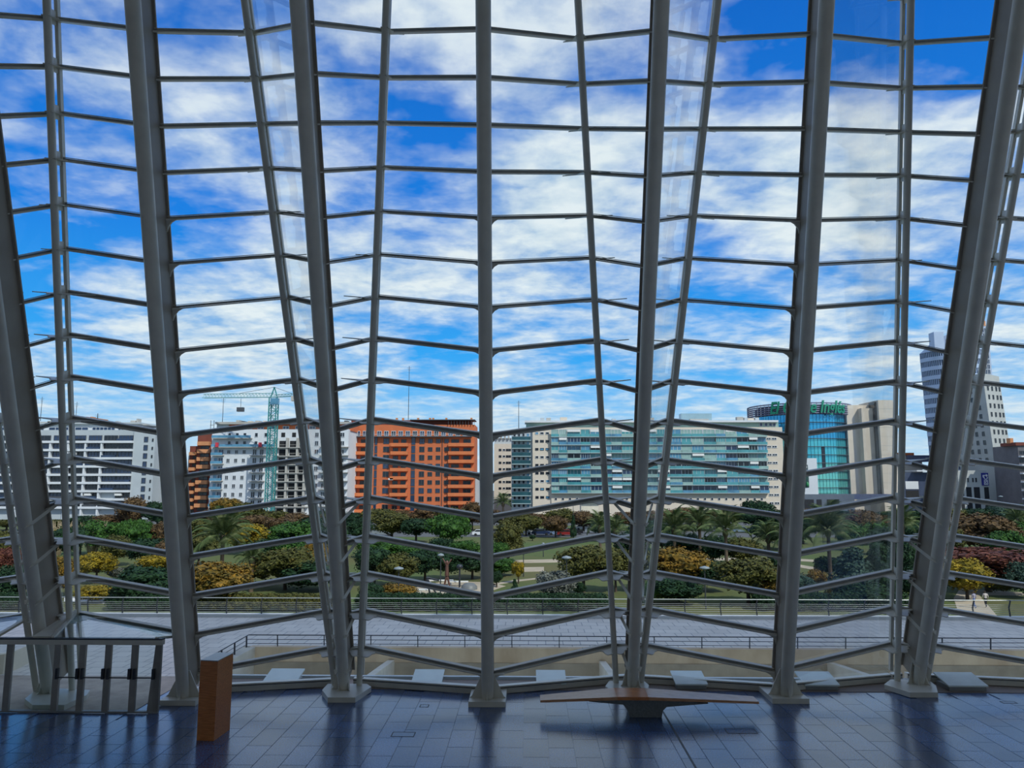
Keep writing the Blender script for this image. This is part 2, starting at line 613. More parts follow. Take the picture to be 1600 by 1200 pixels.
B_LAB = ['cluster of three leaning tubes seen behind the glass doors', 'cluster of three leaning tubes between the wooden panel and the middle column',
         'cluster of three leaning tubes right behind the long bench', 'cluster of three leaning tubes in front of the curved office tower']
PLATE = [((38, 1100), (50, 1110), (100, 1110), (135, 1094), (140, 1086), (60, 1082)), ((503, 1086), (512, 1098), (555, 1098), (580, 1081), (573, 1076), (512, 1076)),
         ((946, 1080), (960, 1090), (1012, 1090), (1014, 1078), (1006, 1071), (952, 1071)), ((1382, 1077), (1422, 1090), (1466, 1090), (1463, 1079), (1450, 1069), (1392, 1069))]
for i, L in enumerate(Bm):
    rt = root('column_cluster', L.q, B_LAB[i], 'column', kind='thing')
    MB().tube(L.at(.05), L.at(STOP), .20, .235, 24).build('main_tube', STEEL, rt)
    m = MB()
    p0, p1 = L.at(.2, .62), L.at(STOP, .62)
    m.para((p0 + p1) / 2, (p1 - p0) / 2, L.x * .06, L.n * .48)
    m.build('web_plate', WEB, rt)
    m = MB()
    p0, p1 = L.at(.2, 1.07), L.at(STOP, 1.07)
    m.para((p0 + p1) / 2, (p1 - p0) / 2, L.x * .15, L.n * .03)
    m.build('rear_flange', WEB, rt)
    pts = [atz(px, py) + V((0, 0, .001)) for px, py in PLATE[i]]
    MB().prism(pts, V((0, 0, .17))).build('base_plate', STEEL, rt)
    for d in (V((-.35, -.93, 0)), V((.6, -.8, 0)), V((-.95, -.3, 0))):
        g = MB()
        side = V((0, 0, 1)).cross(d)
        gusset(g, L.q + V((0, 0, .17)) - side * .017 + d * .05, d, side, .8, .42)
        g.build('gusset', STEEL, rt)
    for j in (2 * i, 2 * i + 1):
        LT = T[j]
        MB().tube(LT.at(.1), LT.at(STOP), .105, .122, 18).build('branch_tube', STEEL, rt)
        fr = MB()
        p0, p1 = LT.at(.3, .5), LT.at(STOP, .5)
        fr.para((p0 + p1) / 2, (p1 - p0) / 2, LT.x * .055, LT.n * .07)
        fp = fr.build('glazing_post', STEEL, rt)
        fr = MB()
        p0, p1 = LT.at(.3, .59), LT.at(STOP, .59)
        fr.para((p0 + p1) / 2, (p1 - p0) / 2, LT.x * .035, LT.n * .02)
        fr.build('gasket', GASKET, fp)
        inner = 1 if j % 2 == 0 else -1      # side on which the main tube stands
        for k in range(0, KMAX):
            if i == 0 and k < 1:
                continue
            s_ = LT.sk(k)
            w = MB()
            w.para(LT.at(s_, .27), LT.u * .22, LT.x * .012, LT.n * .2)
            for ss in (-.62, .62):
                w.para(LT.at(s_ + ss * .55, .125), LT.u * .16, LT.x * .012, LT.n * .03)
            # horizontal bracket plate with stepped ends
            for sg in (-1, 1):
                x, n, o = LT.x * sg, LT.n, LT.at(s_ - .07)
                wd = .62 if k < 9 else .45
                if k > 12:
                    wd = .3
                sc_ = 1.0 if k < 10 else (.7 if k < 13 else .45)
                pts = [o + x * (px_ * sc_) + n * pn_ for px_, pn_ in ((.02, .47), (1.15, .47), (.62, .30), (.46, .26), (.50, .17), (.40, .12), (.32, -.08), (.24, -.14), (.12, -.1), (.02, -.1))]
                w.prism(pts, LT.u * .03)
            w.build('bracket', STEEL, rt)
            if k <= 4:
                g = MB()
                a = LT.at(s_ - .1, .05) + LT.x * .3 * inner
                b = L.at(max(L.sk(k) - .12, .35), -.12) - L.x * .2 * inner
                g.bar(a, b, .1, .022, L.n)
                e = (b - a).normalized()
                g.prism([b - e * .06 - L.x * .1, b - e * .06 + L.x * .1, b + e * .08 - L.n * .12], L.u * .02)
                g.build('strut', STEEL, rt)

# ------------------------------------------------------------------ glass wall: window bays with transoms and panes
SEQ = [A_out[0], T[0], Bm[0], T[1], A[0], T[2], Bm[1], T[3], A[1], T[4], Bm[2], T[5], A[2], T[6], Bm[3], T[7], A_out[1]]
HALF = {id(L): (.19 if L.off == 1.0 else (.17 if L.off == 1.05 else .06)) for L in SEQ}


def bay_desc(i):
    names = ['off the doors', 'beside the door cluster', 'between door cluster and its second tube', 'above the glass doors', 'behind the wooden panel', 'narrow, at the cluster by the wooden panel',
             'narrow, on the middle side of that cluster', 'next to the middle column, facing the brick block', 'next to the middle column, facing the glassy block', 'narrow, at the bench cluster',
             'narrow, far side of the bench cluster', 'facing the pale end of the glassy block', 'facing the round glass store', 'narrow, beside the curved tower', 'narrow, in front of the curved tower', 'beyond the curved tower']
    return names[i]


for i in range(16):
    La, Lb = SEQ[i], SEQ[i + 1]
    kmin = 1 if i < 4 else -1
    pa, pb = La.node(kmin), Lb.node(kmin)
    rt = root('window_%d' % (i + 1), (pa + pb) / 2, 'tall glazed bay of the leaning glass wall, ' + bay_desc(i), 'window', kind='structure')
    ha, hb = HALF[id(La)], HALF[id(Lb)]
    prev = None
    for k in range(kmin, KMAX + 1):
        a, b = La.node(k), Lb.node(k)
        d = (b - a).normalized()
        a2, b2 = a + d * ha * .6, b - d * hb * .6
        nn = (La.n + Lb.n).normalized()
        m = MB()
        if k < 0:
            m.para((a2 + b2) / 2, (b2 - a2) / 2, V((0, .13, 0)), V((0, 0, .13)), 0)
            m.para((a2 + b2) / 2 + V((0, -.14, .07)), (b2 - a2) / 2, V((0, .012, 0)), V((0, 0, .012)), 1)
        else:
            uu = (La.u + Lb.u).normalized()
            mid_ = (a2 + b2) / 2
            hd = (b2 - a2) / 2
            m.para(mid_ - uu * .05 - nn * .05, hd, nn * .11, uu * .02, 0)
            m.para(mid_ + uu * .01 + nn * .03, hd, nn * .05, uu * .035, 2)
            m.para(mid_ + uu * .07 + nn * .02, hd, nn * .07, uu * .01, 0)
        m.build('transom', [STEEL, GASKET, STEEL_DK], rt)
        if prev is not None:
            c, e = prev
            off = nn * .06
            MB().prism([c + off, e + off, b2 + off, a2 + off], nn * .02).build('pane', PANE, rt)
        prev = (a2, b2)

# ------------------------------------------------------------------ entrance: glass doors, head beam, glass canopy
YD = atz(150, 1113.5).y
ZH = 2.2
xr = A[0].q.x - .25
rt = root('door_1', V((-15, YD, 0)), 'row of glass entrance doors under a straight metal head beam', 'door', kind='structure')
MB().box(-24, xr + .05, YD - .09, YD + .09, ZH - .06, ZH + .1).build('head_beam', STEEL, rt)
MB().box(-24, xr + .05, YD - .1, YD + .1, ZH + .1, ZH + .14).build('gasket', GASKET, rt)
MB().box(-24, xr, YD - .06, YD + .06, 0.002, .06).build('threshold', STEEL_DK, rt)
posts = [5, 82, 122, 163, 205, 243]
px_w = [atz(p, 1114).x for p in posts]
DMAT = mat('door_frame_metal', (.34, .32, .29), .4, .2, .15, 3)
for p in [-22.5, -20.3] + px_w:
    MB().box(p - .1, p + .1, YD - .05, YD + .05, .06, ZH - .06).build('post', DMAT, rt)
allp = [-22.5, -20.3] + px_w
for a, b in zip(allp[:-1], allp[1:]):
    lf = root_leaf = MB().box(a + .12, b - .12, YD - .01, YD + .01, .06, ZH - .06).build('pane', PANE_D, rt)
    if b - a < 1.3:
        bb = MB()
        z = 1.12
        bb.tube(V((a + .05, YD - .12, z)), V((b - .12, YD - .12, z)), .02, n=8)
        for e, up in ((a + .07, .28), (b - .1, .28)):
            bb.box(e - .04, e + .04, YD - .14, YD - .04, z - .05, z + up)
        bb.build('push_bar', RAILD, lf)
MB().prism([V((xr + .0, YD + .05, .06)), V((xr - .35, YD + .05, .06)), V((xr - .18, YD + .05, ZH)), V((xr + .0, YD + .05, ZH))], V((0, -.1, 0))).build('side_post', DMAT, rt)
# canopy
c1, a1, b1, t0 = T[1].node(1), A[0].node(1), Bm[0].node(1), T[0].node(1)
h_a = V((xr, YD, ZH + .14))
h_c = V((atz(66, 1004, ZH + .1).x, YD, ZH + .14))
rt = root('canopy', (h_a + c1) / 2 * 1.0, 'triangular glass canopy between door head and leaning glass', 'canopy')
MB().prism([h_c, h_a, a1, c1], V((0, 0, .02))).build('pane', PANE_D, rt)
m = MB()
m.bar(h_c, c1 + V((0, -.2, 0)), .1, .08)
m.bar(h_a + V((-.2, 0, 0)), a1, .1, .08)
m.build('rafter', STEEL, rt)
MB().prism([h_c + V((-.1, 0, 0)), c1 + V((-.1, -.1, -.02)), b1 + V((.2, 0, -.02)), V((b1.x + .3, YD, ZH + .14))], V((0, 0, .05))).build('soffit_panel', STEEL, rt)
h_l = V((t0.x - .2, YD, ZH + .14))
MB().prism([h_l, t0, A_out[0].node(1), V((-22, YD, ZH + .14))], V((0, 0, .02))).build('pane', PANE_D, rt)
g = MB().bar(h_l, t0, .14, .08)
g.build('rafter', STEEL, rt)

# ------------------------------------------------------------------ wooden panel, bench, floor boxes
P = [atz(307, 1157), atz(334, 1158), atz(359, 1140)]
P3 = P[0] + (P[2] - P[1])
zt = []
for pt, py in ((P[0], 1031), (P[1], 1032), (P[2], 1019.5)):
    r = ray(0, py)
    zt.append(EYE.z + r.z / r.y * pt.y)
rt = root('information_panel', (P[0] + P[2]) / 2, 'tall wooden box panel with orange-brown side face standing on the floor', 'panel')
tops = [V((P[0].x, P[0].y, zt[0])), V((P[1].x, P[1].y, zt[1])), V((P[2].x, P[2].y, zt[2])), V((P3.x, P3.y, zt[2]))]
bot = [V((p.x, p.y, .002)) for p in (P[0], P[1], P[2], P3)]
m = MB()
m.add(bot + tops, [(3, 2, 1, 0), (0, 1, 5, 4), (1, 2, 6, 5), (2, 3, 7, 6), (3, 0, 4, 7)])
m.build('body', WOOD, rt)
e = [t + V((0, 0, .004)) for t in tops]
MB().prism(e, V((0, 0, .025))).build('top_plate', mat('brushed_plate', (.42, .44, .45), .35, .4, .1, 6), rt, 'flat grey top plate')
MB().bar(bot[1] + (bot[1] - bot[2]).normalized() * .002 + V((0, 0, .03)), tops[1] + (bot[1] - bot[2]).normalized() * .002, .02, .02, V((0, 1, 0))).build('edge_trim', WOOD, rt)

bc = atz(1008, 1121)
rt = root('bench', V((bc.x, bc.y + .3, 0)), 'long wooden bench with tapering wings on one stone foot', 'bench')
yb, zb = bc.y + .3, .62
xl, xr_ = aty(844, 1102, yb).x, aty(1182, 1104, yb).x
xm0, xm1 = aty(962, 1100, yb).x, aty(1010, 1100, yb).x
ym = .52


def wing(xa, xb, za, zb_, wa, wb, ta, tb):
    mb = MB()
    vs = []
    for x, z, w, t_ in ((xa, za, wa, ta), (xb, zb_, wb, tb)):
        vs += [V((x, yb - w, z - t_)), V((x, yb + w, z - t_)), V((x, yb + w, z)), V((x, yb - w, z))]
    fs = [(0, 1, 2, 3), (7, 6, 5, 4), (3, 2, 6, 7), (1, 0, 4, 5), (0, 3, 7, 4), (2, 1, 5, 6)]
    if xb < xa:
        fs = [f[::-1] for f in fs]
    mb.add(vs, fs)
    return mb


wing(xm0, xl, zb + .06, zb - .12, ym, .30, .1, .07).build('seat_wing', WOOD_B, rt)
wing(xm1, xr_, zb + .06, zb - .12, ym, .30, .1, .07).build('seat_wing', WOOD_B, rt)
wing(xm0, xm1, zb + .06, zb + .06, ym, ym, .1, .1).build('seat_block', WOOD, rt, 'glossier orange middle block of the seat')
xa, xb = aty(984, 1118, yb - .3).x, aty(1034, 1118, yb - .3).x
m = MB()
m.prism([V((xa, yb - .3, .002)), V((xb, yb - .3, .002)), V((xb + .04, yb - .3, .2)), V((xb + .16, yb - .3, .32)), V((xb + 1.5, yb - .3, zb - .19)), V((xb + .2, yb - .3, zb - .08)), V((xa - .4, yb - .3, zb - .08)),
         V((xa - 1.3, yb - .3, zb - .15)), V((xa - .2, yb - .3, .38)), V((xa - .06, yb - .3, .2))], V((0, .6, 0)))
m.build('foot', STONE, rt, 'grey stone foot flaring up under the seat')

for i, (px0, px1, py0, py1, lab) in enumerate([(610, 650, 1144, 1151, 'large square floor box outline in front of the middle column'), (655, 671, 1101, 1105, 'small floor box outline near the glass sill'),
                                               (1137, 1178, 1139, 1146, 'square floor box outline beneath the bench tip'), (1568, 1584, 1096, 1099, 'small floor box outline near the last glass bay')]):
    a, b = atz(px0, py1), atz(px1, py0)
    rt = root('floor_box', V(((a.x + b.x) / 2, (a.y + b.y) / 2, 0)), lab, 'floor box')
    w = .03
    m = MB()
    m.box(a.x, b.x, a.y, a.y + w, 0, .006).box(a.x, b.x, b.y - w, b.y, 0, .006).box(a.x, a.x + w, a.y + w, b.y - w, 0, .006).box(b.x - w, b.x, a.y + w, b.y - w, 0, .006)
    m.build('rim', GASKET, rt)
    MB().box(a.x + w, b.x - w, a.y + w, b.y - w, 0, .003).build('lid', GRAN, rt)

# ------------------------------------------------------------------ terrace outside, light well
XT = atz(300, 1066).x          # where the well ends towards the doors
Y0, Y1, YE = 29.2, 34.5, 42.0
m = MB()
m.box(-60, 60, Y1, YE, -6.5, -.001)
m.box(-60, XT - .35, 29.3, Y1, -3, -.001)
ter = struct('terrace_ground', m, PAVE, 'pale paved terrace outside the glass wall', 'terrace')
m = MB().box(-60, 60, YE - .45, YE, 0, .16)
struct('trim_1', m, CURB, 'bright white kerb below the long far railing', 'kerb')
m = MB().box(XT, 60, Y1 - .25, Y1 + .1, -.62, .02)
struct('wall_well_upper', m, CONC, 'rust-stained beige concrete beam along the light well', 'wall')
m = MB().box(XT, 60, Y1 + .3 - .6, Y1 + .3 - .3, -4.2, -.62)
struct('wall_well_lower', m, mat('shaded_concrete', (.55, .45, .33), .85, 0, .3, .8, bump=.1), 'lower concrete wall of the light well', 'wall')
struct('wall_well_end', MB().prism([V((XT - .35, Y0, -4.2)), V((XT + .0, Y0, -4.2)), V((atz(408, 1006).x, Y1 - .25, -4.2)), V((XT - .35, Y1 - .25, -4.2))], V((0, 0, 4.22))), CONC_L, 'pale concrete wall closing the light well near the doors', 'wall')
struct('trench_floor', MB().box(XT, 60, Y0, Y1, -4.4, -4.2), CONC, 'floor of the light well', 'floor')
for j, (pa, pb) in enumerate([((575, 1066), (607, 1024)), ((955, 1061), (940, 1022)), ((1387, 1064), (1327, 1030))]):
    x = atz(*pa, z=.0).x
    sg = [-1, 1, -1][j]
    MBx = MB()
    xa, xb = sorted((x, x + sg * .3 * 1))
    MBx.prism([V((xa, Y0, .03)), V((xa, Y1 - .3, -.5)), V((xa, Y1 - .3, -4.2)), V((xa, Y0, -4.2))], V((xb - xa, 0, 0)))
    struct('wall_divider', MBx, CONC_L, ['pale dividing wall in the light well behind the second cluster', 'pale dividing wall in the light well behind the bench', 'pale dividing wall in the light well by the round store'][j], 'wall')
# outer ledge between glass and light well
LEDGE = mat('ledge_grating', (.30, .24, .20), .7, .2, .3, 30)
struct('ledge_ground', MB().box(XT - .35, 60, 27.75, Y0, -.3, -.004), LEDGE, 'dark grated ledge outside the glass wall', 'ledge')
struct('entrance_ground', MB().box(-60, XT - .35, YD + .1, 29.3, -.3, -.003), mat('brown_stone', (.55, .44, .34), .7, 0, .3, 1.5), 'brownish paved strip outside the glass doors', 'paving')
m = MB().box(XT, 60, Y0 - .12, Y0 + .05, -.02, .1)
struct('trim_2', m, WHITE_RAIL, 'white metal edge rail of the light well', 'edge rail')
m = MB()
for i in range(40):
    x = atz(1160, 1070).x + i * .075
    m.box(x, x + .03, 28.0, 28.9, -.004, .012)
tag(m.build('drain_grating', WHITE_RAIL), 'slatted metal floor grating outside, beside the column at the bench tip', 'grating', kind='stuff')

for (x0_, x1_, y0_, y1_, lab) in [(410, 462, 1061, 1078, 'behind the wooden panel'), (643, 689, 1056, 1073, 'before the middle column'), (839, 884, 1054, 1071, 'after the middle column'),
                                  (1057, 1105, 1052, 1069, 'behind the bench wing'), (1259, 1311, 1053, 1071, 'below the round store'), (1484, 1542, 1052, 1068, 'below the office tower')]:
    a, b = atz(x0_, y1_, .1), atz(x1_, y1_, .1)
    yn = 27.9
    a, b = aty(x0_, y1_, yn), aty(x1_, y1_, yn)
    rt = root('vent_hatch', V(((a.x + b.x) / 2, yn, 0)), 'pale green tilted hatch on the ledge, ' + lab, 'hatch', 'vent hatches outside the glass')
    c = aty((x0_ + x1_) / 2, y1_, yn)
    ds = .5 * (x1_ - x0_) / F * yn * 1.0
    za = .14
    xc = c.x
    m = MB().prism([V((xc - ds, yn, za)), V((xc + ds, yn, za)), V((xc + ds, yn + 1.0, za + .22)), V((xc - ds, yn + 1.0, za + .22))], V((0, 0, .05)))
    m.build('lid', HATCH, rt)
    MB().prism([V((xc - ds + .05, yn + .05, -.03)), V((xc + ds - .05, yn + .05, -.03)), V((xc + ds - .05, yn + .9, -.03)), V((xc - ds + .05, yn + .9, -.03))], V((0, 0, .17))).build('curb', STEEL_DK, rt)

# near low railing along the well
rt = root('well_railing', V((0, Y1, 0)), 'low dark railing with three rails along the light well', 'railing')
xs0 = atz(402, 1002).x
h = .52
for z, r in ((h, .022), (h * .62, .012), (h * .28, .012)):
    MB().tube(V((xs0, Y1 - .12, z)), V((60, Y1 - .12, z)), r, n=8).build('rail', RAILD, rt)
    MB().tube(V((xs0, Y1 - .12, z)), V((XT - .1, Y0 + 1.2, z)), r, n=8).build('rail', RAILD, rt)
x = atz(443, 1004).x
xs = []
while x < 30:
    xs.append(x)
    x += 2.13
for x in xs:
    MB().bar(V((x, Y1 - .05, 0)), V((x, Y1 - .12, h)), .035, .06, V((0, 1, 0))).build('post', RAILD, rt)
for f in (.05, .4, .75):
    p = V((xs0, Y1 - .12, 0)).lerp(V((XT - .1, Y0 + 1.2, 0)), f)
    MB().bar(p, p + V((0, -.04, h)), .05, .07, V((0, 1, 0))).build('post', RAILD, rt)

# far railing
rt = root('terrace_railing', V((0, YE, 0)), 'long grey steel railing with eight horizontal bars at the terrace edge', 'railing')
yr = YE - .2
zs = [.16 + .1 * k for k in range(0, 8)]
for z in zs[1:-1] + [1.0]:
    MB().tube(V((-45, yr, z)), V((45, yr, z)), .026 if z == 1.0 else .012, n=8).build('rail', mat('bright_rail', (.5, .52, .5), .35, .5, .1, 4) if z == 1.0 else RAILM, rt)
x = -38.2
while x < 38:
    m = MB()
    m.bar(V((x, yr + .02, .16)), V((x - .04, yr + .02, .62)), .05, .07, V((0, 1, 0))).bar(V((x - .04, yr + .02, .62)), V((x + .03, yr - .05, 1.0)), .05, .06, V((0, 1, 0)))
    m.build('post', RAILD, rt)
    x += 1.95

# curved white parapet outside the doors
m = MB()
arc = []
for k in range(9):
    t_ = k / 8
    p = atz(48 - 70 * t_, 1034 + 22 * t_ + 6 * sin(pi * t_))
    arc.append(p)
for a, b in zip(arc[:-1], arc[1:]):
    m.prism([V((a.x, a.y, 0)), V((b.x, b.y, 0)), V((b.x - .1, b.y + .35, 0)), V((a.x - .1, a.y + .35, 0))], V((0, 0, .75)))
tag(m.build('parapet', mat('cream_parapet', (.82, .70, .52), .8, 0, .1, 1)), 'low curved white parapet seen through the doors', 'parapet')
# ------------------------------------------------------------------ park ground, paths, road
struct('park_ground', MB().box(-420, 420, YE, 900, PARK - 1, PARK), LAWN, 'green and yellowing lawn of the park beyond the terrace', 'lawn')


def patch(name, pts, m_, label, cat, z=.03, kind='structure'):
    P_ = [atz(x, y, PARK) for x, y in pts]
    return tag(MB().prism([V((p.x, p.y, PARK + .001)) for p in P_], V((0, 0, z))).build(name, m_), label, cat, None, kind)


patch('park_path', [(770, 876), (960, 872), (1230, 872), (1290, 876), (1290, 879), (1230, 876), (960, 877), (770, 881)], SAND, 'pale straight path across the lawn', 'path')
patch('sandy_path', [(800, 887), (850, 886), (850, 893), (800, 894)], SAND, 'short patch of bare sand in the lawn', 'path')
patch('curved_path', [(1235, 880), (1270, 886), (1320, 893), (1320, 896), (1268, 890), (1233, 884)], SAND, 'curved path near the dark conifers', 'path')
patch('stepping_path', [(770, 912), (800, 907), (840, 903), (840, 905), (800, 910), (770, 915)], SAND, 'thin pale trail through the lawn', 'path')
patch('play_ground', [(640, 925), (655, 915), (700, 908), (760, 910), (790, 916), (760, 926), (700, 929), (650, 931)], SAND, 'sandy play area with white benches', 'ground')
patch('shaded_ground', [(740, 884), (775, 882), (775, 890), (742, 891)], SAND, 'sunlit sandy ground between trunks', 'ground')
patch('bright_path', [(100, 932), (168, 936), (170, 944), (100, 940)], CURB, 'bright paved strip before the lawn', 'path')
patch('side_path', [(1500, 920), (1600, 926), (1600, 931), (1530, 930), (1560, 965), (1500, 965), (1490, 935)], SAND, 'sunny sandy path where two people walk', 'path')
struct('park_road', MB().box(-300, 300, 172, 192, PARK, PARK + .06), ROAD, 'asphalt street with parked cars behind the park', 'road')
struct('city_ground', MB().box(-420, 420, 215, 880, PARK, PARK + .05), ROAD, 'street ground around the city blocks', 'ground')

# ------------------------------------------------------------------ plants
rng = np.random.default_rng(11)


def leafmat(name, c1, c2, c3=None):
    m = bpy.data.materials.new(name)
    m.use_nodes = True
    t = m.node_tree
    b = t.nodes['Principled BSDF']
    b.inputs['Roughness'].default_value = .7
    b.inputs['Specular IOR Level'].default_value = .25
    c = N(t, 'ShaderNodeTexCoord')
    n = N(t, 'ShaderNodeTexNoise')
    n.inputs['Scale'].default_value = 3.2
    n.inputs['Detail'].default_value = 8
    n.inputs['Roughness'].default_value = .75
    t.links.new(c.outputs['Object'], n.inputs[0])
    st = [(.38, c1), (.55, c2)]
    if c3:
        st.append((.66, c3))
    t.links.new(ramp(t, n.outputs['Fac'], st), b.inputs['Base Color'])
    return m


LM = {'green': leafmat('green_leaves', (0.014, 0.040, 0.006), (0.040, 0.112, 0.016), (0.080, 0.160, 0.024)),
      'dark green': leafmat('dark_green_leaves', (0.006, 0.020, 0.008), (0.016, 0.048, 0.016), (0.036, 0.080, 0.024)),
      'olive': leafmat('olive_leaves', (0.028, 0.036, 0.008), (0.088, 0.088, 0.018), (0.160, 0.128, 0.028)),
      'brown': leafmat('brown_leaves', (0.040, 0.026, 0.012), (0.120, 0.072, 0.028), (0.192, 0.112, 0.040)),
      'reddish brown': leafmat('reddish_leaves', (0.048, 0.014, 0.010), (0.128, 0.040, 0.024), (0.160, 0.072, 0.032)),
      'yellow': leafmat('yellow_leaves', (0.048, 0.056, 0.006), (0.272, 0.192, 0.010), (0.440, 0.288, 0.016)),
      'orange and green': leafmat('orange_leaves', (0.032, 0.040, 0.008), (0.208, 0.120, 0.014), (0.400, 0.208, 0.024)),
      'bluish green': leafmat('bluish_leaves', (0.016, 0.036, 0.024), (0.040, 0.080, 0.056), (0.080, 0.128, 0.088)),
      'silvery grey': leafmat('silvery_leaves', (0.064, 0.072, 0.056), (0.160, 0.168, 0.136), (0.288, 0.288, 0.256))}
BARK = mat('bark', (.09, .065, .045), .9, 0, .4, 3)
PALML = leafmat('palm_leaves', (.03, .055, .015), (.09, .13, .045), (.20, .22, .10))
PALMT = mat('palm_trunk', (.14, .10, .065), .9, 0, .4, 6)


def crown_verts(variant, nl, shape):
    r = np.random.default_rng(variant + 50)
    nlump = 38
    if shape == 'cone':
        h = r.random(nlump)
        rad = (1 - h) * .75 + .12
        ang = r.random(nlump) * 6.28
        cen = np.stack([np.cos(ang) * rad * .6, np.sin(ang) * rad * .6, h * 1.8 - .9], 1)
        lr = .18 + .25 * (1 - h)
    else:
        d = r.normal(size=(nlump, 3))
        d /= np.linalg.norm(d, axis=1)[:, None]
        cen = d * (.45 + .25 * r.random(nlump))[:, None]
        cen[:, 2] *= .85
        lr = .20 + .2 * r.random(nlump)
    li = r.integers(0, nlump, nl)
    d = r.normal(size=(nl, 3))
    d[:, 2] += .25
    d /= np.linalg.norm(d, axis=1)[:, None]
    p = cen[li] + d * (lr[li] * (.85 + .25 * r.random(nl)))[:, None]
    return p, d, cen, lr


def crown_mesh(variant, shape, leaf=.048, nl=5200):
    p, d, cen, lr = crown_verts(variant, nl, shape)
    r = np.random.default_rng(variant)
    nn = d + r.normal(size=d.shape) * .55
    nn /= np.linalg.norm(nn, axis=1)[:, None]
    a = np.cross(nn, r.normal(size=d.shape))
    a /= np.linalg.norm(a, axis=1)[:, None]
    b = np.cross(nn, a)
    s = leaf * (.6 + .8 * r.random(len(p)))[:, None]
    if shape == 'weep':
        b = b * .3 + np.array([0, 0, -1.0])
        a *= .55
        b *= 1.9
    vs = np.concatenate([p - a * s, p + b * s * .7, p + a * s, p - b * s * .7], 1).reshape(-1, 3)
    n = len(p)
    q = np.arange(n * 4).reshape(-1, 4)
    verts = [tuple(x) for x in vs]
    faces = [tuple(x) for x in q]
    # dim inner masses so that the sky does not show through everywhere
    import bmesh
    bm = bmesh.new()
    bmesh.ops.create_icosphere(bm, subdivisions=1, radius=1)
    iv = np.array([v.co[:] for v in bm.verts])
    jf = [[v.index for v in f.verts] for f in bm.faces]
    bm.free()
    for c, l in zip(cen, lr):
        o = len(verts)
        verts += [tuple(x) for x in iv * l * .72 + c]
        faces += [tuple(o + i for i in f) for f in jf]
    me = bpy.data.meshes.new('crown')
    me.from_pydata(verts, [], faces)
    me.update()
    return me


CROWN = {}
for sh, nv in (('round', 4), ('cone', 2), ('weep', 2)):
    CROWN[sh] = [crown_mesh(i * 3 + len(sh), sh) for i in range(nv)]
CACHE = {}


def crown(sh, colr):
    v = random.randrange(len(CROWN[sh]))
    key = (sh, v, colr)
    if key not in CACHE:
        me = CROWN[sh][v].copy()
        me.materials.append(LM[colr])
        CACHE[key] = me
    return CACHE[key]


def landmark(px):
    for x, t_ in ((110, 'below the white balcony block'), (250, 'near the white block end'), (320, 'beneath the orange balconies'), (420, 'below the unfinished block'),
                  (540, 'beside the tower crane'), (650, 'before the orange brick block'), (756, 'at the brick block end'), (830, 'before the small beige block'),
                  (930, 'before the grey balcony wing'), (1030, 'behind the bench cluster'), (1130, 'below the teal balconies'), (1230, 'by the teal block end'),
                  (1330, 'before the round store'), (1420, 'before the stone wing'), (1510, 'below the curved tower'), (1700, 'below the grey tower')):
        if px < x:
            return t_
    return ''


TREES = []


def tree(px, yt, yb_, w, colr, sh='round', ground=None, trunk=True, name='tree', what='tree', aspect=None):
    g = atz(px, yb_, PARK)
    Y = g.y
    top = aty(px, yt, Y).z
    wid = w / F * Y
    H_ = top - PARK
    row = 'at the terrace railing' if yb_ > 925 else ('in the park' if yb_ > 850 else 'by the street')
    size = 'small' if H_ < 3 else ('tall' if H_ > 8.5 else '')
    lab = ' '.join(x for x in (size, colr, {'cone': 'pointed', 'weep': 'weeping', 'round': 'leafy'}[sh], what, row, landmark(px)) if x)
    rt = root(name, (g.x, g.y, PARK), None, what, kind='thing')
    TREES.append((lab, px, rt))
    ch = H_ * (.95 if not trunk else .84)
    wid *= 1.18
    o = put(crown(sh, colr), 'crown', rt, (g.x, g.y, PARK + H_ - ch / 2), random.random() * 6.28, (wid / 2 / .95, wid / 2 / .95, ch / 2 / .95))
    if trunk:
        r_ = max(.09, wid * .025)
        m = MB().tube(V((g.x, g.y, PARK)), V((g.x, g.y, PARK + H_ * .5)), r_ * 1.2, r_ * .7, 10)
        for k in range(4):
            a = k * 1.6 + px
            m.tube(V((g.x, g.y, PARK + H_ * .3)), V((g.x + cos(a) * wid * .22, g.y + sin(a) * wid * .22, PARK + H_ * .62)), r_ * .6, r_ * .3, 7)
        m.build('trunk', BARK, rt)
    return rt


far = [(10, 805, 40, 'olive'), (45, 800, 45, 'dark green'), (85, 806, 45, 'olive'), (130, 800, 50, 'dark green'), (170, 798, 50, 'brown'), (206, 768, 42, 'brown'), (245, 776, 40, 'dark green'),
       (290, 796, 45, 'olive'), (325, 790, 50, 'brown'), (352, 770, 46, 'orange and green'), (385, 778, 48, 'olive'), (420, 792, 55, 'olive'), (462, 795, 56, 'brown'), (505, 792, 45, 'dark green'),
       (548, 794, 46, 'dark green'), (590, 786, 50, 'olive'), (630, 790, 46, 'brown'), (665, 785, 50, 'brown'), (705, 786, 50, 'olive'), (738, 776, 34, 'brown'), (765, 790, 40, 'brown'),
       (800, 792, 50, 'olive'), (840, 796, 50, 'brown'), (878, 788, 46, 'olive'), (912, 792, 46, 'brown'), (950, 800, 46, 'olive'), (985, 792, 50, 'brown'), (1025, 790, 46, 'brown'),
       (1065, 786, 50, 'brown'), (1110, 790, 52, 'brown'), (1150, 782, 40, 'brown'), (1188, 774, 50, 'dark green'), (1222, 790, 44, 'dark green'), (1258, 785, 40, 'brown'), (1300, 792, 50, 'olive'),
       (1345, 790, 50, 'brown'), (1392, 792, 46, 'dark green'), (1440, 790, 50, 'dark green'), (1490, 788, 40, 'olive'), (1530, 786, 44, 'dark green'), (1570, 782, 50, 'bluish green'), (1605, 786, 40, 'olive')]
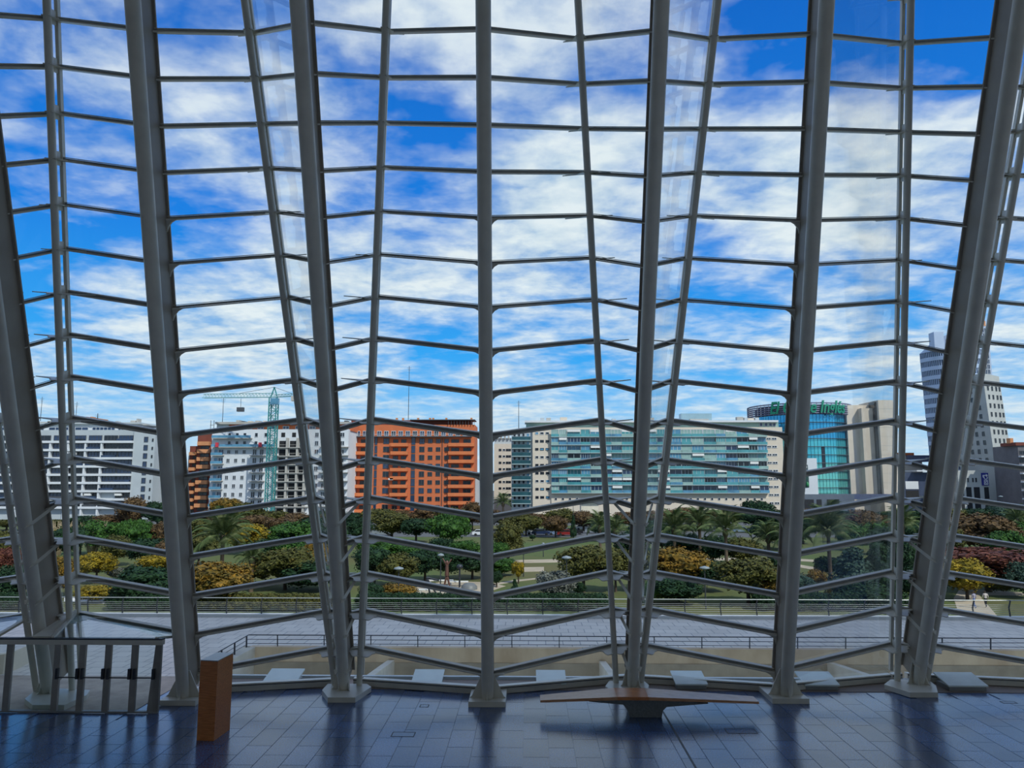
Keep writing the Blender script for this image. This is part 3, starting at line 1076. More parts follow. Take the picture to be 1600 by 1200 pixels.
for px, yt, w, c in far:
    tree(px, yt + 4, 829, w * 1.12, c)
mid = [(60, 822, 870, 60, 'yellow', 'round'), (150, 808, 868, 60, 'green', 'round'), (203, 806, 865, 64, 'green', 'weep'), (250, 812, 862, 40, 'brown', 'round'), (385, 815, 866, 66, 'yellow', 'round'), (305, 806, 850, 60, 'olive', 'round'),
       (455, 812, 864, 76, 'green', 'round'), (500, 830, 872, 40, 'orange and green', 'round'), (440, 805, 845, 60, 'brown', 'round'), (612, 798, 846, 66, 'olive', 'round'), (650, 805, 848, 54, 'dark green', 'round'),
       (705, 798, 854, 78, 'green', 'weep'), (560, 806, 852, 40, 'dark green', 'round'), (794, 806, 878, 46, 'olive', 'round'), (822, 800, 838, 46, 'olive', 'round'), (868, 803, 840, 40, 'brown', 'round'),
       (896, 806, 842, 10, 'dark green', 'cone'), (832, 835, 845, 10, 'dark green', 'round'), (1010, 806, 860, 60, 'dark green', 'round'), (1190, 796, 832, 56, 'dark green', 'round'), (1230, 815, 860, 60, 'dark green', 'round'), (1355, 793, 850, 62, 'brown', 'round'), (1362, 808, 852, 50, 'green', 'round'),
       (1535, 797, 872, 100, 'brown', 'round'), (1415, 812, 862, 40, 'dark green', 'round'), (1600, 812, 864, 40, 'green', 'round')]
mid += [(100, 815, 880, 50, 'dark green', 'round'), (125, 818, 866, 44, 'olive', 'round'), (180, 832, 885, 50, 'olive', 'round'), (225, 835, 890, 56, 'dark green', 'round'), (262, 840, 900, 50, 'brown', 'round'),
        (310, 828, 885, 56, 'olive', 'round'), (275, 815, 850, 40, 'dark green', 'round'), (420, 835, 888, 56, 'dark green', 'round'), (455, 838, 895, 60, 'green', 'round'), (345, 806, 846, 56, 'brown', 'round'), (400, 800, 842, 56, 'brown', 'round'),
        (490, 806, 850, 54, 'dark green', 'round'), (520, 815, 872, 44, 'dark green', 'round'), (580, 838, 872, 50, 'green', 'round'), (615, 842, 880, 50, 'green', 'round'), (655, 846, 884, 56, 'green', 'round'), (690, 838, 874, 46, 'dark green', 'round'), (728, 840, 880, 44, 'green', 'round'),
        (795, 838, 878, 50, 'olive', 'round'), (778, 842, 886, 30, 'green', 'round'), (945, 806, 846, 50, 'bluish green', 'round'), (985, 825, 890, 56, 'dark green', 'round'), (1035, 815, 868, 56, 'dark green', 'round'), (1075, 830, 885, 60, 'dark green', 'round'), (1115, 832, 888, 56, 'dark green', 'round'),
        (1160, 836, 888, 56, 'olive', 'round'), (1200, 812, 856, 50, 'dark green', 'round'), (1255, 806, 850, 50, 'dark green', 'round'), (1330, 815, 860, 46, 'green', 'round'), (1385, 820, 868, 46, 'dark green', 'round'),
        (1380, 800, 846, 50, 'brown', 'round'), (1440, 810, 872, 60, 'dark green', 'round'), (1480, 815, 880, 56, 'olive', 'round'), (1575, 825, 888, 60, 'green', 'round'), (5, 825, 880, 50, 'olive', 'round'), (50, 835, 890, 50, 'olive', 'round')]
for px, yt, yb_, w, c, sh in mid:
    tree(px, yt, yb_, w, c, sh)
near = [(10, 852, 905, 44, 'reddish brown', 'round', 1), (25, 872, 945, 60, 'dark green', 'round', 0), (92, 864, 935, 50, 'orange and green', 'round', 0), (150, 858, 912, 56, 'yellow', 'round', 1), (145, 912, 942, 60, 'yellow', 'round', 0),
        (222, 878, 948, 105, 'dark green', 'round', 0), (250, 862, 905, 60, 'yellow', 'round', 1), (180, 884, 906, 26, 'silvery grey', 'round', 0), (340, 872, 952, 106, 'orange and green', 'round', 1), (320, 880, 950, 60, 'olive', 'round', 0), (405, 866, 915, 50, 'olive', 'round', 0),
        (445, 850, 922, 90, 'olive', 'round', 1), (480, 872, 924, 90, 'dark green', 'round', 0), (492, 842, 905, 46, 'orange and green', 'round', 1), (585, 848, 915, 60, 'dark green', 'round', 1), (622, 860, 918, 62, 'olive', 'round', 1), (580, 908, 948, 40, 'dark green', 'round', 0), (618, 908, 945, 62, 'orange and green', 'round', 0),
        (664, 853, 908, 58, 'dark green', 'round', 1), (700, 854, 906, 56, 'dark green', 'round', 1), (738, 856, 905, 58, 'dark green', 'round', 1), (786, 870, 900, 46, 'green', 'round', 0), (810, 873, 912, 20, 'yellow', 'round', 1), (776, 890, 918, 18, 'dark green', 'round', 1), (804, 905, 922, 12, 'dark green', 'cone', 0),
        (868, 884, 946, 56, 'silvery grey', 'round', 0), (912, 846, 926, 82, 'olive', 'round', 1), (905, 908, 932, 22, 'dark green', 'round', 1), (962, 850, 925, 60, 'olive', 'round', 1), (1005, 855, 925, 50, 'olive', 'round', 1), (1062, 850, 922, 92, 'orange and green', 'round', 1), (1052, 898, 944, 80, 'dark green', 'round', 0), (1022, 905, 944, 40, 'green', 'round', 0), (1116, 868, 925, 56, 'dark green', 'round', 0),
        (1170, 864, 946, 100, 'olive', 'round', 1), (1195, 882, 946, 60, 'orange and green', 'round', 0), (1216, 860, 905, 36, 'dark green', 'round', 0), (1250, 890, 944, 50, 'bluish green', 'round', 0), (1278, 886, 935, 30, 'orange and green', 'round', 1), (1295, 866, 905, 44, 'dark green', 'round', 0), (1338, 858, 946, 90, 'bluish green', 'cone', 0), (1378, 850, 944, 66, 'dark green', 'cone', 0), (1312, 914, 946, 36, 'yellow', 'round', 0), (1350, 905, 950, 80, 'dark green', 'round', 0),
        (1418, 840, 925, 50, 'dark green', 'round', 1), (1545, 848, 925, 150, 'reddish brown', 'round', 1), (1512, 868, 938, 78, 'yellow', 'round', 1), (1560, 886, 930, 50, 'olive', 'round', 0), (1600, 872, 935, 50, 'bluish green', 'round', 0), (1445, 880, 945, 60, 'dark green', 'round', 0)]
for px, yt, yb_, w, c, sh, tr_ in near:
    tree(px, yt, yb_, w, c, sh, trunk=bool(tr_), name='tree' if tr_ else 'bush', what='tree' if tr_ else 'bush')
seen_ = {}
for lab, px, rt in TREES:
    seen_.setdefault(lab, []).append((px, rt))
for lab, ls in seen_.items():
    ls.sort(key=lambda t_: t_[0])
    for k, (px, rt) in enumerate(ls):
        rt['label'] = lab if len(ls) == 1 else lab + ', %s from the doors' % (['first'] + ORD[1:])[k]
# clipped hedge row seen through the terrace railing
for a, b, yy, c in ((-20, 60, 952, 'dark green'), (170, 300, 953, 'dark green'), (300, 520, 954, 'olive'), (560, 690, 953, 'dark green'), (690, 945, 953, 'dark green'), (1180, 1400, 953, 'dark green')):
    n = int((b - a) / 26)
    pa, pb = atz(a, yy, PARK), atz(b, yy, PARK)
    mbv, mbf = [], []
    base = CROWN['round'][0]
    bv = np.array([v.co[:] for v in base.vertices])
    bf = [tuple(p.vertices) for p in base.polygons]
    wd = (pb.x - pa.x) / n
    for k in range(n):
        o = len(mbv)
        off = np.array([pa.x + wd * (k + .5), pa.y, PARK + .85])
        mbv += [tuple(x) for x in bv * np.array([wd * .9, 1.6, 1.15]) + off]
        mbf += [tuple(o + i for i in f) for f in bf]
    me = bpy.data.meshes.new('hedge')
    me.from_pydata(mbv, [], mbf)
    me.materials.append(LM[c])
    o = bpy.data.objects.new('hedge', me)
    COL.objects.link(o)
    tag(o, 'low %s hedge behind the terrace railing %s' % (c, landmark((a + b) / 2)), 'hedge', kind='stuff')

# palms: every frond an object of its own
fr_v, fr_f = [], []
NS = 16
for s_ in range(NS):
    t0_, t1_ = s_ / NS, (s_ + 1) / NS

    def sp(t):
        return np.array([t * 1.0 - .10 * t ** 3, 0, .34 * t - .52 * t * t * t])
    p0_, p1_ = sp(t0_), sp(t1_)
    w_ = .012 * (1 - t0_) + .003
    o = len(fr_v)
    fr_v += [tuple(p0_ + [0, -w_, 0]), tuple(p0_ + [0, w_, 0]), tuple(p1_ + [0, w_ * .8, 0]), tuple(p1_ + [0, -w_ * .8, 0])]
    fr_f.append((o, o + 1, o + 2, o + 3))
    if s_ > 1:
        ll = .30 * sin(pi * min(1, t0_ * .85 + .15)) + .04
        for q in (0, .5):
            for sg in (-1, 1):
                pm = sp(t0_ + q / NS)
                o = len(fr_v)
                tip = pm + np.array([ll * .65, sg * ll * .75, -.06 - .25 * ll])
                fr_v += [tuple(pm), tuple(pm + [.028, 0, 0]), tuple(tip)]
                fr_f.append((o, o + 1, o + 2) if sg > 0 else (o, o + 2, o + 1))
FROND = bpy.data.meshes.new('frond')
FROND.from_pydata(fr_v, [], fr_f)
FROND.materials.append(PALML)


def palm(px, yc, yb_, rpx, lab, nf=26):
    g = atz(px, yb_, PARK)
    Y = g.y
    c = aty(px, yc, Y)
    R_ = rpx / F * Y * 1.05
    rt = root('palm_tree', (g.x, g.y, PARK), lab, 'palm', kind='thing')
    m = MB().tube(V((g.x, g.y, PARK)), V((g.x, g.y, c.z)), .26, .22, 12)
    m.lathe(V((g.x, g.y, c.z - .5)), [(.22, -.5), (.42, -.1), (.40, .3), (.12, .7)], 10)
    m.build('trunk', PALMT, rt)
    for k in range(nf):
        a = k * 2.39996
        tilt = 1.3 - 1.75 * (k / nf)
        o = put(FROND, 'frond', rt, (g.x, g.y, c.z + .1))
        o.rotation_euler = (random.uniform(-.2, .2), -tilt, a)
        s_ = R_ * random.uniform(.9, 1.1)
        o.scale = (s_, s_, s_)


palm(345, 838, 915, 52, 'big feather palm behind the yellow bush, below the unfinished block', 34)
palm(392, 872, 925, 28, 'small palm tucked behind the orange and green tree')
palm(1055, 826, 890, 38, 'feather palm nearest the bench cluster, of three in a row')
palm(1095, 820, 890, 36, 'middle feather palm of the three in a row')
palm(1136, 828, 900, 42, 'feather palm with bare trunk, last of three in a row')
palm(1203, 838, 900, 30, 'palm half hidden by the column at the bench tip')
palm(1238, 838, 905, 36, 'palm between the column and the big date palm')
palm(1298, 828, 908, 50, 'big date palm before the round glass store', 34)
palm(1414, 818, 880, 32, 'palm seen between cluster tubes near the office tower')
palm(938, 822, 868, 26, 'palm peeking out near the bench cluster, by parked cars')
palm(962, 828, 880, 26, 'palm directly behind the bench cluster tubes')
palm(1592, 812, 860, 26, 'palm at the foot of the small far house', 22)
palm(786, 786, 832, 18, 'dark palm in front of the small beige block', 22)

# feathery pampas grass
PAMP = mat('pampas_plume', (.42, .33, .20), .9, 0, .4, 6)
for px, lab in ((88, 'feathery pampas grass clump behind the door cluster'), (143, 'feathery pampas grass clump before the white balcony block')):
    g = atz(px, 868, PARK)
    m = MB()
    for k in range(70):
        a = random.random() * 6.28
        r_ = random.random() ** .6
        p = V((g.x + cos(a) * r_ * .6, g.y + sin(a) * .5 * r_, PARK))
        t_ = p + V((cos(a) * r_ * 2.3, sin(a) * r_ * 1.5, random.uniform(4.2, 6.0)))
        m.bar(p, t_, .05, .05)
        m.tube(p.lerp(t_, .72), t_, .16, .03, 5)
    tag(m.build('pampas_grass', PAMP), lab, 'grass', kind='stuff')

# ------------------------------------------------------------------ cars, lamps, benches, people
CARM = {'white': mat('white_car_paint', (.75, .76, .78), .25, .1, .03), 'dark blue': mat('blue_car_paint', (.03, .05, .13), .25, .3, .03), 'silver': mat('silver_car_paint', (.38, .41, .45), .25, .5, .03),
        'black': mat('black_car_paint', (.02, .02, .025), .2, .2, .03), 'red': mat('red_car_paint', (.28, .03, .03), .25, .1, .03), 'pale blue': mat('pale_blue_car_paint', (.22, .32, .50), .25, .2, .03)}
CGL = mat('car_glass', (.02, .025, .03), .08)
TYRE = mat('tyre_rubber', (.015, .015, .015), .8)


def car(px, yb_, colr, van=False, lab='', Yf=None):
    g = atz(px, yb_, PARK) if Yf is None else V((aty(px, yb_, Yf).x, Yf, PARK))
    L_, H_, W_ = (4.9, 2.0, 1.9) if van else (4.3, 1.45, 1.75)
    z = PARK + .06
    rt = root('van' if van else 'car', (g.x, g.y, z), lab, 'van' if van else 'car')
    y0 = g.y
    b = [(-.5, .22), (.5, .22), (.5, .55), (.47, .62), (.30, .66), (-.42, .66), (-.5, .60)]
    c_ = [(.30, .66), (.14, 1), (-.30, 1), (-.42, .66)] if not van else [(.36, .66), (.24, 1), (-.46, 1), (-.49, .66)]
    m = MB().prism([V((g.x + x * L_, y0, z + h_ * H_)) for x, h_ in b], V((0, W_, 0)))
    m.prism([V((g.x + x * L_, y0 + .12, z + h_ * H_)) for x, h_ in c_], V((0, W_ - .24, 0)))
    m.build('body', CARM[colr], rt)
    sh = [(x * .93, .69 if h_ < .9 else .95) for x, h_ in c_]
    MB().prism([V((g.x + x * L_, y0 + .09, z + h_ * H_)) for x, h_ in sh], V((0, .05, 0))).build('side_window', CGL, rt)
    for x in (-.31, .31):
        for yy in (y0 - .02, y0 + W_ - .2):
            MB().tube(V((g.x + x * L_, yy, z + .32)), V((g.x + x * L_, yy + .22, z + .32)), .32, n=14).build('wheel', TYRE, rt)


cars = [(597, 838, 'silver', True, 'silver van by the street below the orange brick block'), (752, 838, 'white', False, 'white car partly behind the middle column'), (818, 836, 'white', False, 'white car at the near end of the parked row'),
        (845, 837, 'dark blue', False, 'dark blue car in the parked row, after the white one'), (870, 837, 'pale blue', False, 'pale blue car in the middle of the parked row'), (897, 836, 'black', False, 'black car beside the cypress'),
        (872, 829, 'white', True, 'white van behind the row of parked cars'), (912, 829, 'white', False, 'white car just beyond the cypress'), (885, 838, 'red', False, 'dark red car close to the cypress'), (300, 842, 'black', False, 'black car by the street below the orange-balcony house'),
        (1128, 832, 'silver', False, 'silver car between two palms'), (1160, 833, 'pale blue', False, 'pale blue car near the dark green tree'), (1185, 834, 'dark blue', False, 'dark blue car under the dark green tree'),
        (1325, 834, 'silver', True, 'silver van behind the date palm'), (1345, 837, 'dark blue', False, 'dark blue car behind the date palm'), (232, 838, 'white', True, 'white van near the weeping tree'), (928, 834, 'silver', False, 'silver car by the small palm')]
for px, yb_, c, v, lab in cars:
    car(px, yb_, c, v, lab)

LAMPM = mat('lamp_metal', (.06, .065, .07), .5, .3)
LAMPW = mat('lamp_dish', (.22, .26, .28), .4)
for px, yt, yb_, r_, lab in ((622, 889, 948, .55, 'park lamp with pale dish in front of the olive tree'), (688, 868, 935, .4, 'park lamp beside the white play benches'), (818, 864, 901, .4, 'slim park lamp on the lawn by the yellow tree'),
                             (886, 872, 948, .55, 'park lamp with pale dish rising from the silvery bush'), (1103, 888, 952, .55, 'park lamp with pale dish below the palms'), (849, 850, 870, .3, 'thin lamp far off on the lawn'),
                             (758, 826, 842, .3, 'street sign lamp by the middle column'), (1568, 776, 830, .6, 'street lamp before the grey tower'), (896, 786, 832, .3, 'pale tall mast above the cypress')):
    g = atz(px, yb_, PARK)
    t_ = aty(px, yt, g.y).z
    rt = root('park_lamp', (g.x, g.y, PARK), lab, 'lamp')
    MB().tube(V((g.x, g.y, PARK)), V((g.x, g.y, t_)), .08, .05, 8).build('pole', LAMPM, rt)
    MB().lathe(V((g.x, g.y, t_)), [(.05, -.25), (r_ * .5, -.1), (r_, 0), (r_ * .8, .13), (.02, .25)], 16).build('shade', LAMPW, rt)

BENW = mat('white_bench', (.75, .73, .68), .6)
for i, (px, yy, l, lab) in enumerate([(688, 914, 3.2, 'long white bench on the sandy play area'), (715, 916, 2.6, 'white slatted bench on the sandy play area'), (672, 929, 2.8, 'pale bench before the dark sculpture'), (678, 943, 1.6, 'white table low behind the terrace railing'), (712, 945, 1.9, 'wide white table low behind the terrace railing')]):
    g = atz(px, yy, PARK)
    rt = root('park_bench', (g.x, g.y, PARK), lab, 'bench')
    MB().box(g.x - l / 2, g.x + l / 2, g.y - .3, g.y + .3, PARK + .5, PARK + .62).build('seat', BENW, rt)
    for s_ in (-.4, .4):
        MB().box(g.x + s_ * l - .1, g.x + s_ * l + .1, g.y - .25, g.y + .25, PARK + .03, PARK + .5).build('leg', BENW, rt)

SKIN = mat('skin', (.45, .26, .18), .6)


def person(px, yb_, h, shirt, trous, lab, step=.18, Yf=None, legc=None):
    """one continuous skinned figure, walking"""
    g = atz(px, yb_, PARK + .02)
    s = h / 1.75
    J = {'pel': (0, 0, .95), 'ch': (0, 0, 1.28), 'nk': (0, 0, 1.47), 'hd': (0, -.01, 1.60), 'tp': (0, 0, 1.72),
         'hl': (-.1, 0, .92), 'kl': (-.11, -step * .8, .50), 'al': (-.11, -step * .6, .09), 'tl': (-.11, -step * .6 - .17, .04),
         'hr': (.1, 0, .92), 'kr': (.11, step * .2, .50), 'ar': (.11, step * 1.3, .12), 'tr': (.11, step * 1.3 - .15, .04),
         'sl': (-.19, 0, 1.40), 'el': (-.25, .08, 1.13), 'wl': (-.25, -.04, .90), 'fl': (-.25, -.07, .79),
         'sr': (.19, 0, 1.40), 'er': (.25, -.06, 1.13), 'wr': (.25, -.18, .92), 'fr': (.25, -.23, .81)}
    R = {'pel': .14, 'ch': .15, 'nk': .055, 'hd': .095, 'tp': .07, 'hl': .09, 'kl': .06, 'al': .04, 'tl': .035, 'hr': .09, 'kr': .06, 'ar': .04, 'tr': .035,
         'sl': .06, 'el': .042, 'wl': .03, 'fl': .03, 'sr': .06, 'er': .042, 'wr': .03, 'fr': .03}
    E_ = [('pel', 'ch'), ('ch', 'nk'), ('nk', 'hd'), ('hd', 'tp'), ('pel', 'hl'), ('hl', 'kl'), ('kl', 'al'), ('al', 'tl'), ('pel', 'hr'), ('hr', 'kr'), ('kr', 'ar'), ('ar', 'tr'),
          ('ch', 'sl'), ('sl', 'el'), ('el', 'wl'), ('wl', 'fl'), ('ch', 'sr'), ('sr', 'er'), ('er', 'wr'), ('wr', 'fr')]
    ks = list(J)
    me = bpy.data.meshes.new('person')
    me.from_pydata([tuple(c * s for c in J[k]) for k in ks], [(ks.index(a), ks.index(b)) for a, b in E_], [])
    tmp = bpy.data.objects.new('tmp', me)
    COL.objects.link(tmp)
    tmp.modifiers.new('skin', 'SKIN')
    for i, k in enumerate(ks):
        sv = me.skin_vertices[0].data[i]
        sv.radius = (R[k] * s, R[k] * s * (.75 if k in ('pel', 'ch') else 1))
        sv.use_root = k == 'pel'
    ss = tmp.modifiers.new('sub', 'SUBSURF')
    ss.levels = 2
    dg = bpy.context.evaluated_depsgraph_get()
    nm = bpy.data.meshes.new_from_object(tmp.evaluated_get(dg))
    bpy.data.objects.remove(tmp)
    nm.materials.clear()
    for mm in (SKIN, shirt, trous, mat('dark_hair', (.03, .02, .015), .7)):
        nm.materials.append(mm)
    for p in nm.polygons:
        z_, y_ = p.center.z / s, p.center.y / s
        p.use_smooth = True
        if z_ > 1.49:
            p.material_index = 3 if (z_ > 1.64 or y_ > .03) else 0
        elif z_ > .96 or (abs(p.center.x) / s > .2 and z_ > .93):
            p.material_index = 1
        elif abs(p.center.x) / s > .19:
            p.material_index = 0
        else:
            p.material_index = 2
    o = bpy.data.objects.new('person', nm)
    COL.objects.link(o)
    o.location = (g.x, g.y, PARK)
    o.rotation_euler[2] = random.uniform(-.5, .5) + (pi if px % 2 else 0)
    return tag(o, lab, 'person')


JEAN = mat('blue_denim', (.06, .12, .33), .8)
person(1523, 950, 1.75, mat('pink_grey_top', (.30, .28, .36), .8), JEAN, 'person in a grey top and bright blue trousers walking on the path')
person(1541, 949, 1.72, mat('light_top', (.55, .48, .45), .8), mat('dark_trousers', (.02, .02, .025), .8), 'person in a light top and dark trousers walking beside the blue-trousered one')
person(1208, 885, 1.7, mat('black_top', (.02, .02, .02), .8), mat('black_trousers', (.02, .02, .02), .8), 'person in dark clothes far off beside the column at the bench tip')
rt_ = atz(673, 934, PARK)
m = MB()
for a, b in (((0, 0, 0), (-.5, 0, 2.2)), ((.9, 0, 0), (-.5, 0, 2.2)), ((-.5, 0, 2.2), (.9, 0, 1.9))):
    m.tube(rt_ + V(a), rt_ + V(b), .11, .09, 10)
tag(m.build('climbing_frame', RAILD), 'dark angular sculpture of bent bars on the sandy area', 'sculpture')
BRZ = mat('bronze', (.16, .08, .06), .5, .3, .3, 3)
g = atz(698, 918, PARK)
m = MB().tube(g + V((-.35, 0, 0)), g + V((0, 0, 1.5)), .11, .15, 10).tube(g + V((.4, 0, 0)), g + V((0, 0, 1.5)), .11, .15, 10).tube(g + V((0, 0, 1.4)), g + V((0, 0, 2.7)), .26, .2, 10)
m.tube(g + V((0, 0, 2.6)), g + V((-.55, 0, 3.5)), .11, .08, 8).tube(g + V((0, 0, 2.6)), g + V((.55, 0, 3.4)), .11, .08, 8).lathe(g + V((0, 0, 2.75)), [(.1, 0), (.2, .2), (.15, .4), (.02, .5)], 12)
tag(m.build('sculpture', BRZ), 'tall brownish figure sculpture standing by the lamp at the play area', 'sculpture')
g = atz(733, 921, PARK)
tag(MB().lathe(g, [(1.0, 0), (.95, .4), (.6, .7), (.02, .8)], 16).build('play_mound', STONE), 'rounded grey boulder on the sandy play area', 'boulder')
g = atz(718, 918, PARK)
rt = root('slide', g, 'small dark climbing post with a round top near the boulder', 'play equipment')
MB().tube(g, g + V((0, 0, 2.2)), .12, .1, 10).build('post', RAILD, rt)
MB().lathe(g + V((0, 0, 2.2)), [(.1, 0), (.45, .2), (.3, .5), (.02, .6)], 12).build('cap', RAILD, rt)

#PART3
# ------------------------------------------------------------------ city blocks
GLB = mat('blue_window_glass', (.02, .045, .11), .12, 0, .5, .3, spec=.7)
GLD = mat('dark_window_glass', (.012, .016, .024), .15, 0, .5, .3, spec=.6)
FRW = mat('white_window_frame', (.55, .57, .6), .6)
FRD = mat('dark_window_frame', (.06, .065, .075), .6)
WHT = mat('white_plaster', (.66, .68, .70), .85, 0, .1, .15)
GREYW = mat('pale_grey_plaster', (.46, .50, .52), .85, 0, .12, .15)
BEIGE = mat('beige_plaster', (.66, .57, .46), .85, 0, .06, .5)
ORB = mat('orange_brick', (.60, .16, .06), .9, 0, .15, .5)
ORB2 = mat('orange_balcony', (.66, .19, .065), .85, 0, .12, .5)
BRB = mat('dark_red_brick', (.20, .055, .035), .9, 0, .2, .5)
TERR = mat('terracotta_balcony', (.62, .27, .12), .85, 0, .15, .5)
RAWC = mat('raw_concrete', (.46, .44, .40), .9, 0, .2, .3)
AWN = mat('white_awning', (.74, .73, .70), .8, 0, .06, .5)
TEALG = mat('teal_balcony_glass', (.08, .33, .36), .12, 0, .35, .25, spec=.8)
BLUG = mat('pale_blue_glass', (.10, .30, .46), .12, 0, .45, .3, spec=.8)
PALEG = mat('pale_green_wall', (.30, .46, .42), .5, 0, .3, .25)
BAND = mat('slab_edge', (.36, .46, .46), .7, 0, .1, .3)

WINC = {}


def win_mesh(w, h, fm, gm, split=1):
    key = (round(w, 2), round(h, 2), fm.name, gm.name, split)
    if key in WINC:
        return WINC[key]
    m = MB()
    t_ = min(.14, w * .09)
    m.box(-w / 2, w / 2, -.12, .02, -h / 2, -h / 2 + t_, 0).box(-w / 2, w / 2, -.12, .02, h / 2 - t_, h / 2, 0)
    m.box(-w / 2, -w / 2 + t_, -.12, .02, -h / 2 + t_, h / 2 - t_, 0).box(w / 2 - t_, w / 2, -.12, .02, -h / 2 + t_, h / 2 - t_, 0)
    m.box(-w / 2 + t_, w / 2 - t_, -.05, .02, -h / 2 + t_, h / 2 - t_, 1)
    for k in range(1, split):
        x = -w / 2 + w * k / split
        m.box(x - t_ / 2, x + t_ / 2, -.1, -.05, -h / 2 + t_, h / 2 - t_, 0)
    WINC[key] = m.mesh('window', [fm, gm])
    return WINC[key]


class Bld:
    """a block whose front stands at depth D; positions along it come from viewing directions"""

    def __init__(s, name, D, px0, px1, ytop, label, wallm, deep=14, body=True, cat='building', wall='wall'):
        s.D = D
        a, b = aty(px0, ytop, D), aty(px1, ytop, D)
        s.rt = root(name, ((a.x + b.x) / 2, D, PARK), label, cat)
        if body:
            MB().box(a.x, b.x, D, D + deep, PARK, a.z).build(wall, wallm, s.rt)

    def X(s, px, y=720):
        return aty(px, y, s.D).x

    def Z(s, y):
        return aty(800, y, s.D).z

    def box(s, name, px0, px1, y0, y1, front, back, m_, label=None):
        """px0..px1, rows y0 (top)..y1 (bottom), standing out `front` m before the facade to `back` m behind it"""
        return MB().box(s.X(px0), s.X(px1), s.D - front, s.D + back, s.Z(y1), s.Z(y0)).build(name, m_, s.rt, label)

    def win(s, px, y, wpx, hpx, fm=FRW, gm=GLD, split=1, front=0.0, name='window'):
        k = s.D / F
        return put(win_mesh(wpx * k, hpx * k, fm, gm, split), name, s.rt, (s.X(px), s.D - front - .03, s.Z(y)))


def mast(px, yt, yb_, D, lab, r=.12):
    a, b = aty(px, yb_, D), aty(px, yt, D)
    rt = root('antenna', a, lab, 'antenna')
    MB().tube(V((a.x, D, a.z)), V((a.x, D, b.z)), r, r * .6, 6).build('mast', LAMPM, rt)
    for k in range(3):
        z = b.z - .6 - k * .5
        MB().bar(V((a.x - .8 + .15 * k, D, z)), V((a.x + .8 - .15 * k, D, z)), .06, .06).build('crossbar', LAMPM, rt)


# --- white balcony block at the far left
b = Bld('apartment_block', 243, -40, 210, 672, 'long white block with ribbon balconies and blue glass, at the left end', GREYW, wall='wall')
rows = [690 + 12.95 * k for k in range(9)]
b.box('end_wall', 208, 242, 668, 812, .6, 16, GREYW)
b.box('penthouse', -30, 206, 660.5, 672, -2, 10, WHT)
for x0, x1 in ((-10, 60), (66, 130), (135, 172), (176, 205)):
    b.win((x0 + x1) / 2, 669, x1 - x0, 7, FRW, GLB, 6, front=-1.9)
b.box('roof_slab', -40, 212, 658.5, 661, -1, 12, GREYW)
piers = [-10, 34, 80, 108, 135, 160]
for k, y in enumerate(rows):
    b.box('balcony_slab', -40, 208, y - 1.8, y + 1.7, 1.5, 0, WHT)
    segs = [(-38, -12), (-8, 32), (36, 78), (82, 106), (109, 133), (137, 158), (161, 183), (184, 207)]
    for x0, x1 in segs:
        if random.random() < .93:
            b.win((x0 + x1) / 2, y - 6.4, x1 - x0, 8.2, FRD, random.choice([GLB, GLB, GLD]), 4, front=.2)
        if random.random() < .55:
            b.box('balcony_rail', x0, x1, y - 5, y - 1.8, 1.45, -1.38, random.choice([GLD, GLB, FRD]))
        if random.random() < .12:
            b.box('awning', x0 + 2, x0 + 12, y - 9.5, y - 6, 1.4, -.4, AWN)
    b.win(228, y - 4, 6.4, 8, FRD, GLB, 1, front=.65)
    b.win(238.5, y - 3, 2.2, 4.5, FRD, GLD, 1, front=.65)
for px in piers[1:]:
    b.box('pier', px - 1.3, px + 1.3, 692, 812, 1.3, 0, WHT)
for px, w, y0 in ((57, 20, 656.5), (87, 3, 654), (120, 6, 656), (150, 3, 655), (170, 4, 656), (196, 8, 655), (203, 3, 652), (215, 8, 662), (62, 4, 655)):
    b.box('chimney', px - w / 2, px + w / 2, y0, 661, -3, 5, RAWC)
b.box('roof_terrace', 222, 240, 665, 668, .6, 6, FRD)
mast(63, 620, 658, 250, 'thin antenna above the white balcony block, near the door cluster')
mast(152, 646, 659, 251, 'short dark chimney pipe antenna on the white balcony block', .2)
mast(118, 628, 659, 252, 'thin antenna on the white balcony block beside the cluster tube')
b = Bld('distant_house', 330, 110, 142, 652, 'pale orange house top rising behind the white balcony block', TERR)
for k in range(4):
    b.box('roof_box', 112 + 8 * k, 115 + 8 * k, 650, 653, 0, 3, TERR)
b = Bld('distant_flats', 340, 236, 270, 747, 'far orange flats glimpsed beside the white balcony block', TERR)
for k in range(5):
    b.box('balcony', 236, 252, 752 + 9 * k, 755 + 9 * k, 1.5, 0, BEIGE)
    b.box('balcony', 254, 268, 752 + 9 * k, 755 + 9 * k, 1.5, 0, TERR)
    b.win(245, 759 + 9 * k, 8, 4, FRD, GLD)
    b.win(261, 759 + 9 * k, 8, 4, FRD, GLD)

# --- stepped brown house with orange balconies
b = Bld('stepped_house', 262, 297, 334, 697, 'stepped dark brick house with orange balconies behind the column', BRB)
b.box('wall', 310, 334, 678, 800, 1.5, 12, BRB)
b.box('beige_wing', 286, 300, 706, 800, -4, 12, BEIGE)
for k in range(9):
    y = 690 + 12.1 * k
    b.box('balcony', 313, 331, y, y + 6, 3.2, -1.5, TERR)
    b.win(322, y + 9, 14, 5, FRD, GLD, 2, front=1.5)
    if k > 0:
        b.box('balcony', 299, 308, y + 4, y + 9, 2, 0, TERR)
        b.win(304, y + 12.4, 6, 5, FRD, GLD, 1)
    if k > 1:
        b.win(293, y + 8, 7, 4, FRW, GLD, 1, front=-3.9)
b.box('roof_box', 317, 324, 672, 680, 0, 5, GREYW)

